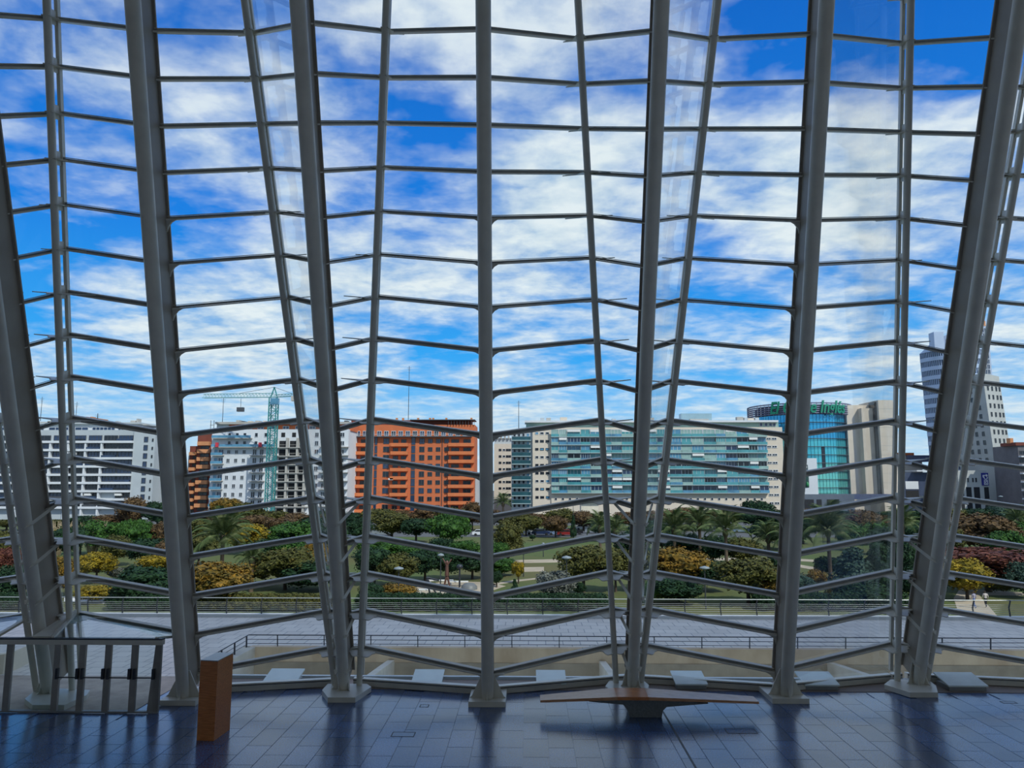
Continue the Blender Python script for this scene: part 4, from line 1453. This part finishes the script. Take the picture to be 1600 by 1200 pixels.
# --- unfinished white block
b = Bld('unfinished_block', 250, 332, 545, 671, 'white block under construction with open floors and red brick top storey', WHT)
b.box('attic', 348, 545, 661.5, 672, -2, 12, ORB)
b.box('roof_slab', 333, 545, 658.5, 662, 0, 12, RAWC)
b.box('attic_bay', 334, 352, 662, 672, -1, 8, GREYW)
for px in (362, 384, 402, 420, 442, 462, 484, 506, 528):
    b.win(px, 667, 10, 5, FRW, GLB, 2, front=-1.9)
for k, (px, w, h_) in enumerate(((363, 5, 4), (371, 4, 2.5), (382, 6, 2.5), (394, 6, 3), (405, 4, 3), (421, 5, 4.5), (440, 6, 3), (450, 8, 2.5), (463, 6, 2.5), (478, 5, 2.5), (497, 4, 4), (512, 5, 3), (535, 5, 3))):
    b.box('roof_unit', px - w / 2, px + w / 2, 658.5 - h_, 658.5, -3, 6, random.choice([RAWC, FRD, BEIGE]))
for px in (357, 369, 381, 399, 414):
    for y in (679, 692):
        b.win(px, y, 5, 6.5, FRW, GLD, 1)
for y in (684, 698):
    b.box('balcony_slab', 332, 393 if y < 690 else 430, y, y + 1.2, 1.8, 0, RAWC)
    b.box('balcony_rail', 332, 393 if y < 690 else 430, y - 4, y, 1.75, -1.68, BLUG)
fy = [706 + 13.4 * k for k in range(8)]
for k, y in enumerate(fy):
    for px in (357, 369, 381):
        b.win(px - k * .5, y, 5.2, 6.5, FRW, GLD, 2)
    b.box('balcony_slab', 332, 350, y + 5, y + 6, 1.8, 0, RAWC)
    b.box('balcony_rail', 332, 350, y + 1, y + 5, 1.8, -1.7, BLUG)
    b.win(345, y, 8, 9, FRW, GLB, 2)
    b.win(337, y, 6, 9, FRW, BLUG, 1)
    for px in (397.5, 408.5):
        b.win(px, y, 6.5, 9, FRW, GLD, 2)
    b.box('balcony_slab', 392, 415, y + 5, y + 6.3, 1.6, 0, RAWC)
gy = [679 + 13.3 * k for k in range(10)]
for k, y in enumerate(gy):
    if k:
        b.box('floor_slab', 428, 484, y + 6.2, y + 7.6, 1.5, 0, RAWC)
        for px, w in ((441, 11), (457.5, 11), (471, 7.5)):
            b.box('opening', px - w / 2, px + w / 2, y - 3.8, y + 6, .06, 0, DARK)
            if random.random() < .6:
                b.box('guard_rail', px - w / 2, px + w / 2, y + 2.2, y + 2.7, .9, -.8, RAWC)
    else:
        for px in (441, 458):
            b.box('opening', px - 3, px + 3, y - 3.5, y + 3.5, .06, 0, DARK)
    for px, w in ((494, 6), (506, 7), (520, 7), (534, 7)):
        b.win(px, y, w, 7.5, FRW, GLD, 2)
    if k:
        b.box('balcony_slab', 500, 545, y + 5.5, y + 6.6, 1.5, 0, RAWC)
for px in (431, 449, 465, 477):
    b.box('pillar', px - 1.6, px + 1.6, 684, 812, 1.2, 0, RAWC)
for px, y in ((342, 695), (409, 695)):
    rt = b.box('hoist_bag', px - 2, px + 2, y - 3.5, y + 3.5, 2.6, -1.9, mat('red_sheet', (.55, .04, .06), .7))
for px in (326, 331):
    b.box('scaffold_pole', px - .3, px + .3, 656, 676, 0, .3, RAILM)
b.box('scaffold_pole', 325.5, 331.5, 663, 663.7, 0, .3, RAILM)
mast(347.5, 622, 660, 255, 'thin antenna above the unfinished white block')

# --- tower crane
CRM = mat('teal_crane_paint', (.03, .24, .24), .5, 0, .2, 1)
D = 236
p0, p1 = aty(416, 800, D), aty(431, 612, D)
p0.z = PARK
p0.x = aty(424, 720, D).x
p1.x = p0.x
rt = root('tower_crane', p0, 'teal lattice tower crane before the unfinished white block', 'crane')
ztop = aty(430, 622, D).z
hw = 1.15
m = MB()
for sx in (-1, 1):
    for sy in (-1, 1):
        m.bar(V((p0.x + sx * hw, D + sy * hw, PARK)), V((p0.x + sx * hw, D + sy * hw, ztop)), .3, .3, V((0, 1, 0)))
z, k = PARK, 0
while z < ztop - 1.5:
    for sy in (-1, 1):
        a_, b_ = (-1, 1) if k % 2 else (1, -1)
        m.bar(V((p0.x + a_ * hw, D + sy * hw, z)), V((p0.x + b_ * hw, D + sy * hw, z + 1.6)), .16, .16, V((0, 1, 0)))
        m.bar(V((p0.x - hw, D + sy * hw, z)), V((p0.x + hw, D + sy * hw, z)), .14, .14, V((0, 1, 0)))
        m.bar(V((p0.x + sy * hw, D - hw * a_, z)), V((p0.x + sy * hw, D + hw * a_, z + 1.6)), .14, .14, V((1, 0, 0)))
    z += 1.6
    k += 1
m.build('mast', CRM, rt, kind='stuff')
jl, jr = aty(318, 616, D + 10), aty(463, 626, D - 3)
jc = V((p0.x, D, ztop + .3))
CRB = mat('pale_jib_paint', (.20, .42, .42), .5, 0, .2, 1)


def truss(a, b, h_, nseg, name):
    m = MB()
    up = V((0, 0, h_))
    d = (b - a) / nseg
    sdv = d.cross(V((0, 0, 1))).normalized() * .5
    m.bar(a + sdv, b + sdv, .16, .16).bar(a - sdv, b - sdv, .16, .16).bar(a + up, b + up, .18, .18)
    for k in range(nseg):
        q = a + d * k
        m.bar(q + sdv, q + d * .5 + up, .09, .09).bar(q + d * .5 + up, q + d - sdv, .09, .09)
        m.bar(q - sdv, q + d * .5 + up, .09, .09)
    m.build(name, CRB, rt, kind='stuff')


truss(jc, V((jl.x, jl.y, jc.z + .9)), 1.3, 22, 'jib')
truss(jc, V((jr.x, jr.y, jc.z)), .8, 7, 'counter_jib')
ap = V((p0.x, D, aty(430, 605, D).z))
m = MB()
for sx in (-1, 1):
    m.bar(V((p0.x + sx * hw, D, ztop)), ap, .3, .3)
m.build('apex', CRM, rt)
m = MB().bar(ap, V((jr.x, jr.y, jc.z + .3)), .1, .1)
m.build('stay_cable', LAMPM, rt)
MB().bar(ap, jc.lerp(V((jl.x, jl.y, jc.z + .9)), .5) + V((0, 0, 1.3)), .1, .1).build('stay_cable', LAMPM, rt)
MB().box(jr.x - 1.5, jr.x + 1.0, jr.y - .8, jr.y + .8, jc.z - 1.6, jc.z).build('counterweight', RAWC, rt)
MB().box(p0.x - .6, p0.x + 1.9, D - 1.6, D - .2, ztop - 2.2, ztop - .2).build('cabin', BLUG, rt)
hk = aty(376, 625, D + 4)
m = MB().bar(V((hk.x, D + 4.3, jc.z)), V((hk.x, D + 4.3, jc.z - 2.8)), .1, .1, V((0, 1, 0)))
m.build('hoist_cable', LAMPM, rt)
MB().box(hk.x - 1.1, hk.x + 1.1, D + 3.7, D + 4.9, jc.z - 4.3, jc.z - 2.9).build('hook_block', FRD, rt)

# --- orange brick block
b = Bld('brick_block', 263, 541, 742, 664, 'orange-red brick apartment block with curved balconies stacked in columns', ORB)
b.box('attic', 545, 735, 655.5, 664, -2, 10, BRB)
b.box('pergola', 640, 742, 655.5, 656.7, 1, 8, FRD)
for k in range(10):
    b.box('pergola_post', 700 + k * 4.5, 700.5 + k * 4.5, 656.7, 664, .6, -.3, FRD)
for px in (572, 582, 616, 626, 650, 669, 674, 695, 735):
    b.box('chimney', px - 1.5, px + 1.5, 651.5, 656, -3, 4, TERR)
b.box('terrace_slab', 541, 737, 681.5, 683, 1.7, 0, FRD)
b.box('terrace_rail', 541, 737, 678.5, 679, 1.7, -1.6, GREYW)
for k in range(17):
    b.win(547 + k * 11.2, 677, 7, 8, FRW, GLB if k % 3 else GLD, 2)
ry = [689 + 12.95 * k for k in range(9)]
for k, y in enumerate(ry):
    for px, w, h_ in ((603, 9, 8.5), (659, 8, 8.5), (672, 7, 6.5), (684.5, 7, 6.5), (697.5, 7, 6.5)):
        b.win(px, y, w, h_, FRD, GLD if k % 3 else GLB, 2)
    for x0, x1 in ((546, 576), (611, 638), (701, 741)):
        for j, px in enumerate((x0 + (x1 - x0) * .25, x0 + (x1 - x0) * .72)):
            b.win(px, y + .5, (x1 - x0) * .3, 6, FRD, GLD, 2)
        b.box('balcony', x0, x1, y + 3.4, y + 8.6, 1.9, 0, ORB2)
    b.win(645.5, y, 6.2, 11.5, FRD, GLB, 1)
    b.win(587, y, 4.2, 11.5, FRD, GLB, 1)
b.box('downpipe', 690.7, 691.3, 684, 800, .3, 0, FRD)
b.box('awning', 609, 616, 747, 750, 1.9, 0, AWN)
b.box('side_wall', 742, 748, 742, 800, -2, 10, GREYW)
mast(638, 572, 656, 266, 'tall thin antenna above the orange brick block')

# --- small beige block
b = Bld('beige_house', 300, 772, 805, 693.5, 'small beige block with rows of short windows beside the middle column', BEIGE)
b.box('roof_storey', 772, 800, 684, 693.5, -2, 8, GREYW)
for k in range(5):
    b.box('roof_unit', 775 + 6 * k, 778 + 6 * k, 681, 685, -1, 4, RAWC)
for k in range(9):
    y = 703 + 10 * k
    for px in (781.5, 787.5, 792.5, 796.5):
        b.win(px, y, 4, 3.4, FRW if px == 787.5 else FRD, GLD, 1)

# --- grey balcony wing + beige strip + glassy balcony block
b = Bld('glassy_block', 265, 832, 1222, 668, 'long apartment block with teal glass balconies and white awnings', BEIGE)
b.box('wing', 799, 833, 672, 812, -1, 14, GREYW)
for k in range(10):
    y = 683 + 12.3 * k
    if k < 9:
        b.box('wing_slab', 800, 830, y + 4.8, y + 6, 1.6, 1, BAND)
        b.box('wing_balcony', 800, 829, y - .5, y + 4.8, 1.55, -1.4, mat('dark_teal_glass', (.03, .10, .12), .15, 0, .4, .4))
    for px in (804, 811, 818, 825):
        b.win(px, y - 3.5, 4, 5, FRW, GLD if px != 825 else BLUG, 1, front=-1 + .02)
b.box('roof_storey', 822, 1222, 660, 668, -2, 10, PALEG)
b.box('roof_slab', 820, 1220, 657, 660, -.5, 10, WHT)
for px, w, h_ in ((848, 6, 5), (858, 7, 5), (882, 11, 6), (925, 4, 3), (962, 6, 3.5), (1000, 5, 4), (1022, 8, 5), (1062, 6, 3), (1098, 30, 3), (1163, 10, 6), (1172, 5, 5), (1180, 10, 4), (1190, 6, 5)):
    b.box('roof_unit', px - w / 2, px + w / 2, 657 - h_, 657, -3, 5, random.choice([RAWC, BEIGE, GREYW]))
b.box('glass_lantern', 1070, 1119, 645, 657, -4, 8, mat('lantern_glass', (.30, .44, .50), .3, 0, .1, .5))
for px in (1194, 1202, 1209, 1215):
    b.win(px, 663.5, 5, 5.5, FRW, GLB, 1, front=-1.9)
by = [677 + 12.45 * k for k in range(8)]
for k, y in enumerate(by + [777]):
    for px, w in ((839, 5), (847, 6), (855.5, 5.5)):
        b.win(px, y, w, 3.8, FRW if k % 3 == 0 else FRD, random.choice([GLD, GLD, BLUG]), 1)
    for px, w in ((1202.5, 6.5), (1211, 7.5)):
        b.win(px, y + 9, w, 3.6, FRW, GLD, 2)
cols = [861, 873, 886, 907, 922, 940, 955, 971, 990, 1008, 1026, 1045, 1064, 1080, 1099, 1118, 1133, 1151, 1169, 1183, 1198]
for k, y in enumerate(by):
    b.box('floor_slab', 861, 1198, y + 5.6, y + 6.6, 1.9, 0, BAND)
    for x0, x1 in zip(cols[:-1], cols[1:]):
        r = random.random()
        if k == 0 or (1064 < x1 < 1134 and k < 4) or (1010 > x0 > 930 and k < 5):
            gm = random.choice([PALEG, PALEG, TEALG, BLUG])
        else:
            gm = random.choice([BLUG, BLUG, TEALG, GLB, GLD, PALEG])
        b.win((x0 + x1) / 2, y - 1.6, x1 - x0 - .6, 8, FRW if r < .6 else BAND, gm, random.choice([2, 3, 4]), front=.4 if r < .5 else 1.3)
        b.box('balcony_panel', x0 + .2, x1 - .2, y + 1.6, y + 5.6, 1.85, -1.75, random.choice([TEALG, TEALG, BLUG, PALEG]))
        if random.random() < .18:
            b.box('awning', x0 + .5, x1 - .5, y - 5, y - 1.5, 2.0, -1.8, AWN)
b.box('plinth_wall', 861, 1198, 777.5, 812, .5, 0, BEIGE)
for px in range(868, 1190, 11):
    b.win(px, 779.5, 3.5, 3.6, FRW, GLD, 1, front=.5)
mast(810.5, 626, 670, 268, 'thin antenna above the grey wing of the glassy block')
mast(1018, 600, 657, 269, 'thin antenna standing behind the bench cluster')
b = Bld('low_pavilion', 225, 908, 935, 783, 'pale low pavilion among trees near the bench cluster', CONC_L, deep=6)
b.box('roof_edge', 904, 938, 781, 784, 1, 6, WHT)

# --- round glass store
D = 275
cxp, cyp = aty(1258, 700, D).x, D + 19
Rr = (aty(1332, 700, D + 12).x - aty(1186, 700, D + 12).x) / 2
cxp = (aty(1332, 700, D + 12).x + aty(1186, 700, D + 12).x) / 2
cyp = D + Rr
zt_, zb_ = aty(1262, 647, D).z, PARK
rt = root('glass_store', (cxp, cyp, PARK), 'round blue-green glass department store with rooftop lettering', 'building')


def storeglass(name, c1, c2):
    return mat(name, c1, .06, .55, 0, .12, c2, spec=.9)


SG = [storeglass('reflected_blue_glass', (.05, .42, .66), (.03, .33, .60)), storeglass('reflected_aqua_glass', (.12, .58, .62), (.06, .46, .56)), storeglass('reflected_green_glass', (.20, .62, .52), (.12, .50, .48))]  # blue above to green below: reflections put into the glass colour
MB().tube(V((cxp, cyp, PARK)), V((cxp, cyp, zt_)), Rr - .5, n=64).build('core', DARK, rt)
nrow = 10
hh = (zt_ - aty(1262, 775, D).z) / nrow
NC = 44
for r in range(nrow):
    za, zb2 = zt_ - hh * (r + 1), zt_ - hh * r
    for c in range(NC):
        a0, a1_ = -pi + pi * c / NC, -pi + pi * (c + 1) / NC
        if c % 1 == 0:
            e_ = .004
            ps = [V((cxp + cos(a) * R2, cyp + sin(a) * R2, za + .12)) for a, R2 in ((a0 + e_, Rr), (a1_ - e_, Rr), (a1_ - e_, Rr - .3), (a0 + e_, Rr - .3))]
            frac = c / NC
            gi = 0 if r < 3 else (1 if r < 6 else 2)
            gm = GLD if frac > .74 or (.50 < frac < .545 and 4 <= r) else SG[gi]
            if r * NC + c < 298 or True:
                MB().prism(ps, V((0, 0, hh - .2))).build('glass_panel', gm, rt) if (r < 7 and 4 <= c < 40) else None
    m = MB()
    m.lathe(V((cxp, cyp, za)), [(Rr - .2, -.1), (Rr + .7, -.1), (Rr + .7, .1), (Rr - .2, .1)], 72)
    m.build('ring_ledge', LAMPM, rt)
m = MB()
for r in range(7, nrow):
    for c in range(NC):
        a0, a1_ = -pi + pi * c / NC, -pi + pi * (c + 1) / NC
        ps = [V((cxp + cos(a) * R2, cyp + sin(a) * R2, zt_ - hh * (r + 1) + .12)) for a, R2 in ((a0 + .004, Rr), (a1_ - .004, Rr), (a1_ - .004, Rr - .3), (a0 + .004, Rr - .3))]
        m.prism(ps, V((0, 0, hh - .2)))
m.build('lower_glazing', SG[2], rt, kind='stuff')
zr = aty(1262, 628, D).z
Rc = Rr + 1.5
LOUV = mat('crown_louvre', (.16, .17, .26), .5, .2, .2, 1)
nl = 6
for k in range(nl):
    z = zt_ + (zr - zt_) * (k + .4) / nl
    m = MB().lathe(V((cxp, cyp, z)), [(Rc - .5, -.2), (Rc, -.2), (Rc, .22), (Rc - .5, .22), (Rc - .5, -.2)], 72)
    m.build('louvre_ring', LOUV, rt)
m = MB()
for c in range(60):
    a = 2 * pi * c / 60
    m.bar(V((cxp + cos(a) * (Rc - .6), cyp + sin(a) * (Rc - .6), zt_)), V((cxp + cos(a) * (Rc - .6), cyp + sin(a) * (Rc - .6), zr)), .2, .2)
m.build('louvre_frame', FRW, rt, kind='stuff')
MB().tube(V((cxp, cyp, zt_)), V((cxp, cyp, zr - 1)), Rc - 3, n=48).build('roof_drum', DARK, rt)
# rooftop lettering, bent round the crown
SIGN = mat('green_sign', (.0, .22, .12), .5)
rs = root('rooftop_sign', (cxp, cyp - Rc, zt_), 'green script lettering mounted on the crown of the round store', 'sign')


def letters(text, size, ext, shear=0.0, bold=0.0):
    cu = bpy.data.curves.new('lettering', 'FONT')
    cu.body = text
    cu.size = size
    cu.extrude = ext
    cu.shear = shear
    cu.offset = bold
    cu.resolution_u = 3
    t_ = bpy.data.objects.new('tmp', cu)
    COL.objects.link(t_)
    me = bpy.data.meshes.new_from_object(t_.evaluated_get(bpy.context.evaluated_depsgraph_get()))
    bpy.data.objects.remove(t_)
    return me


me = letters('El Corte Inglés', 6.4, .25, .25, .12)
co = np.array([v.co[:] for v in me.vertices])
xw = co[:, 0].max() - co[:, 0].min()
Xa, Xb = aty(1212, 640, D).x, aty(1314, 640, D + 4).x
aa, ab = math.acos((Xa - cxp) / Rc), math.acos(min(1, (Xb - cxp) / Rc))
ang = aa + (co[:, 0] - co[:, 0].min()) / xw * (ab - aa)
rad = Rc + .5 + co[:, 2]
zz = aty(1262, 645, D).z + co[:, 1]
for v, a, r, z in zip(me.vertices, ang, rad, zz):
    v.co = (cxp + cos(a) * r - ORG[rs.name][0], cyp - sin(a) * r - ORG[rs.name][1], z - ORG[rs.name][2])
me.materials.append(SIGN)
lo = bpy.data.objects.new('lettering', me)
COL.objects.link(lo)
lo.parent = rs
b = Bld('stone_wing', 279, 1322, 1362, 633, 'beige stone wing with a tall dark slit beside the round glass store', BEIGE, deep=20)
b.box('front_slab', 1345, 1366, 640, 775, 3, 0, BEIGE)
b.box('tall_slab', 1366, 1389, 629, 812, 6, 10, BEIGE)
b.box('slit', 1362.5, 1366, 631, 775, 4.5, 0, GLD)
for k in range(9):
    b.box('joint', 1366, 1389, 642 + 14 * k, 642.4 + 14 * k, 6.03, -5.9, RAWC)
b = Bld('white_annex', 262, 1250, 1276, 716, 'white box annex with green emblem and banner in front of the round store', WHT, deep=6)
b.box('lower_wall', 1244, 1330, 772, 812, .8, 6, mat('slate_wall', (.12, .145, .18), .6, 0, .2, .4))
b.box('lower_wall', 1330, 1392, 772, 780, .8, 6, mat('slate_blue', (.08, .10, .18), .5, 0, .2, .4))
for x0, x1 in ((1252, 1267), (1271, 1279), (1287, 1306)):
    b.box('gateway', x0, x1, 780, 800, .85, 0, DARK)
b.box('emblem', 1254, 1261.5, 726.5, 734, .15, 0, mat('emblem_dark', (.03, .06, .07), .5))
b.box('emblem_mark', 1256.5, 1260, 728, 731.5, .22, -.1, AWN)
b.box('banner', 1253, 1262, 744, 761.5, .15, 0, mat('banner_green', (.01, .05, .035), .5))
k_ = b.X(1259) - 0
m = MB().lathe(V((b.X(1259.5), b.D - .2, b.Z(757))), [(.02, -.8), (.45, -.5), (.5, 0), (.3, .7), (.02, 1)], 10)
m.build('banner_mark', mat('leaf_mark', (.02, .22, .06), .5), b.rt)

# --- far low houses near the office tower
b = Bld('far_house', 330, 1402, 1440, 712, 'far low house with red roof strip beside the office tower', BEIGE)
b.box('roof', 1402, 1428, 708, 712, .5, 6, ORB)
b.box('upper_storey', 1416, 1450, 712, 722, 2, 8, LOUV)
b = Bld('dark_hall', 290, 1400, 1452, 738, 'dark blue low hall below the office tower', mat('dark_blue_cladding', (.05, .07, .13), .5, 0, .3, .4), deep=10)
b.box('canopy_roof', 1425, 1452, 735, 737, 3, 6, WHT)
b.box('white_sign_wall', 1412, 1432, 752, 764, .2, 0, WHT)
b.box('opening', 1412, 1432, 766, 778, .1, 0, DARK)

# --- curved office tower
D = 300
SPX = 1 / F * D
PALB = mat('pale_blue_cladding', (.42, .50, .64), .45, .1, .1, .3)
zt2 = aty(1450, 545, D).z
r_t = 13.0
cxt = aty(1431, 560, D + r_t).x + r_t * 1.12
rt = root('office_tower', (cxt, D + r_t, PARK), 'tall curved office tower with blue glass bands and pale floor stripes', 'building')
nf_ = 17
fh = (zt2 - PARK) / nf_


def ring(r0, r1_, za, zb3, a0, a1_, n, m_, name, taper0=0, taper1=0):
    mb = MB()
    vs = []
    for i in range(n + 1):
        a = a0 + (a1_ - a0) * i / n
        for r, z, tp in ((r0, za, taper0), (r1_, za, taper0), (r1_, zb3, taper1), (r0, zb3, taper1)):
            vs.append(V((cxt + cos(a) * (r + tp), D + r_t + sin(a) * (r + tp), z)))
    fs = []
    for i in range(n):
        o = i * 4
        for j in range(4):
            fs.append((o + j, o + 4 + j, o + 4 + (j + 1) % 4, o + (j + 1) % 4))
    fs += [(0, 1, 2, 3), tuple(range(n * 4, n * 4 + 4))[::-1]]
    mb.add(vs, fs)
    return mb.build(name, m_, rt)


for k in range(nf_):
    z0_ = PARK + fh * k
    tp = -1.6 + 1.6 * (k / nf_)
    ring(r_t - 1.5, r_t - .25 + tp, z0_ + fh * .42, z0_ + fh, -pi, -pi * .28, 26, GLB, 'glass_band')
    ring(r_t - 1.5, r_t + tp, z0_, z0_ + fh * .42, -pi, -pi * .28, 26, PALB, 'spandrel')
    mb = MB()
    for i in range(34):
        a = -pi + pi * .70 * i / 34
        mb.bar(V((cxt + cos(a) * (r_t - .2 + tp), D + r_t + sin(a) * (r_t - .2 + tp), z0_ + fh * .42)), V((cxt + cos(a) * (r_t - .2 + tp), D + r_t + sin(a) * (r_t - .2 + tp), z0_ + fh)), .22, .22, V((0, 1, 0)))
    mb.build('mullion_row', PALB, rt, kind='stuff')
MB().tube(V((cxt, D + r_t, PARK)), V((cxt, D + r_t, zt2 + 1)), r_t - 3.2, n=40).build('core', mat('tower_core', (.10, .13, .22), .5), rt)
mb = MB()
zc1, zc2 = zt2, aty(1468, 515, D).z
vs = []
n = 24
for i in range(n + 1):
    a = -pi + pi * .8 * i / n
    h_ = .6 + (zc2 - zc1) * sin(min(1, i / n * 1.3) * pi / 2)
    for r, z in ((r_t - 2.5, zc1), (r_t, zc1), (r_t - 1, zc1 + h_), (r_t - 2.5, zc1 + h_)):
        vs.append(V((cxt + cos(a) * r, D + r_t + sin(a) * r, z)))
fs = []
for i in range(n):
    o = i * 4
    for j in range(4):
        fs.append((o + j, o + 4 + j, o + 4 + (j + 1) % 4, o + (j + 1) % 4))
fs += [(0, 1, 2, 3), tuple(range(n * 4, n * 4 + 4))[::-1]]
mb.add(vs, fs)
mb.build('sloping_crown', PALB, rt)
a_ = aty(1471, 520, D)
MB().box(a_.x - 2, a_.x + 2, D + 2, D + 6, zc1, a_.z + .8).build('roof_cabin', PALB, rt)

# --- grey stone tower with small windows
STN = mat('grey_stone_cladding', (.44, .45, .43), .8, 0, .12, .25)
STS = STN
D2 = 285
pc0, pc1 = aty(1541, 585, D2), aty(1556, 720, D2)
xc = aty(1552, 690, D2).x
xr2 = aty(1592, 690, D2).x
xl2 = aty(1516, 690, D2 + 14).x
zt3 = aty(1541, 583, D2).z
rt = root('stone_tower', (xc, D2, PARK), 'grey stone tower with small square windows beside the curved one', 'building')
# corner turned to the viewer: one face to the left, one to the right
dl = V((-2.5, 17, 0))
dr = V((xr2 - xc, 5, 0))
back = V((0, 22, 0))
C0 = V((xc, D2, PARK))
tapl = V((-2.2, 0, 0))
hgt = zt3 - PARK
base_ = [C0 + V((1.2, 0, 0)), C0 + dr + V((1.5, 0, 0)), C0 + dr + back, C0 + dl + back, C0 + dl + V((1.2, 0, 0))]
top_ = [C0 + tapl * .9 + V((0, 0, hgt)), C0 + dr + tapl + V((0, 0, hgt - .6)), C0 + dr + back + V((0, 0, hgt)), C0 + dl + back + V((0, 0, hgt)), C0 + dl + tapl * .9 + V((0, 0, hgt))]
mb = MB()
mb.add(base_ + top_, [(4, 3, 2, 1, 0), (5, 6, 7, 8, 9)] + [(i, (i + 1) % 5, 5 + (i + 1) % 5, 5 + i) for i in range(5)])
mb.build('wall', STN, rt)
fh2 = 13.6 / F * D2


def facewin(pA, pB, tA, tB, fx, z, w, h_, kind_='window'):
    t_ = (z - PARK) / hgt
    a, b_ = pA.lerp(tA, t_), pB.lerp(tB, t_)
    p = a.lerp(b_, fx)
    p.z = z
    d = (b_ - a)
    d.z = 0
    ang_ = math.atan2(d.y, d.x)
    if V((sin(ang_), -cos(ang_), 0)).dot(EYE - p) < 0:
        ang_ += pi
    return put(win_mesh(w, h_, FRD, GLD, 1), kind_, rt, p, ang_)


for k in range(13):
    z = zt3 - fh2 * (k + .7)
    for fx in (.20, .45, .70, .90):
        if k > 0:
            facewin(base_[0], base_[1], top_[0], top_[1], fx, z, .95, 1.75)
    if k < 10:
        for fx in (.62, .42, .22):
            facewin(base_[0], base_[4], top_[0], top_[4], fx, z - .6, 1.3, 1.75)
b2 = Bld('tower_annex', 276, 1496, 1541, 735, 'shaded grey annex with tall dark openings and a hanging blue banner', STN, deep=16)
for px in (1505, 1510, 1517.5, 1522.5):
    b2.win(px, 750, 2.2, 6.5, FRD, GLD)
for x0, x1 in ((1497, 1502), (1506, 1514), (1518, 1527), (1534, 1541)):
    b2.box('tall_opening', x0, x1, 761, 779, .1, 0, DARK)
    b2.box('tall_opening', x0, x1, 785, 796, .1, 0, DARK)
rs = root('hanging_banner', (b2.X(1536), b2.D - .4, b2.Z(748)), 'dark blue vertical banner with white lettering on the tower annex', 'banner')
MB().box(b2.X(1531), b2.X(1541), b2.D - .5, b2.D + .02, b2.Z(758.5), b2.Z(739)).build('cloth', mat('banner_blue', (.015, .02, .20), .7), rs)
me = letters('ESIC', 2.0, .04, 0, .03)
co = np.array([v.co[:] for v in me.vertices])
ox, oz = (co[:, 0].max() + co[:, 0].min()) / 2, (co[:, 1].max() + co[:, 1].min()) / 2
lx, lz = b2.X(1536.5), b2.Z(751)
for v, c_ in zip(me.vertices, co):
    v.co = (lx - (c_[1] - oz) - ORG[rs.name][0], b2.D - .56 - ORG[rs.name][1] + c_[2], lz + (c_[0] - ox) * .8 - ORG[rs.name][2])
me.materials.append(AWN)
lo = bpy.data.objects.new('lettering', me)
COL.objects.link(lo)
lo.parent = rs
mb = MB()
ax, az = b2.X(1536), b2.Z(743.5)
yy = b2.D - .6
mb.box(ax - .9, ax - .6, yy, yy + .08, az - .6, az + .3).box(ax - .6, ax + .3, yy, yy + .08, az, az + .3)
mb.prism([V((ax + .3, yy, az - .35)), V((ax + .3, yy, az + .65)), V((ax + 1.0, yy, az + .15))], V((0, .08, 0)))
mb.build('arrow_mark', AWN, rs)
# glazed upper shaft between the towers
b = Bld('glass_shaft', 308, 1518, 1546, 545, 'slim glazed shaft rising between the two towers', mat('shaft_blue', (.06, .10, .26), .3, .1, .2, .5), deep=10)
b.box('stone_fin', 1546, 1553, 512, 600, 1, 8, PALB)
b.box('stone_head', 1532, 1557, 505, 513, .5, 8, TERR)
for r in range(9):
    for c in range(2):
        b.win(1549.5 + c * 5, 520 + 8.0 * r, 4.6, 7.4, FRW, GLB, 2, front=1.02)
b.box('stone_frame', 1535, 1541, 507, 600, 1.5, 6, PALB)
b.box('grid_wall', 1552, 1560, 514, 600, .8, 8, PALB)
for r in range(9):
    b.win(1533 - 6, 552 + 8 * r, 8, 6, FRW, GLB, 2)
b = Bld('edge_house', 262, 1590, 1640, 696, 'dark house with balconies beyond the grey stone tower', mat('dark_plaster', (.15, .14, .15), .8, 0, .2, .4))
b.box('roof', 1588, 1640, 692, 697, .5, 8, BRB)
b.box('roof_box', 1587, 1592, 685, 693, -2, 4, TERR)
for k in range(8):
    y = 708 + 13 * k
    b.box('balcony', 1592, 1640, y + 5, y + 7, 1.6, 0, WHT)
    b.win(1598, y, 8, 6, FRD, GLD, 2)
b.box('parasol', 1594, 1603, 766, 767.5, 2.6, -1, AWN)
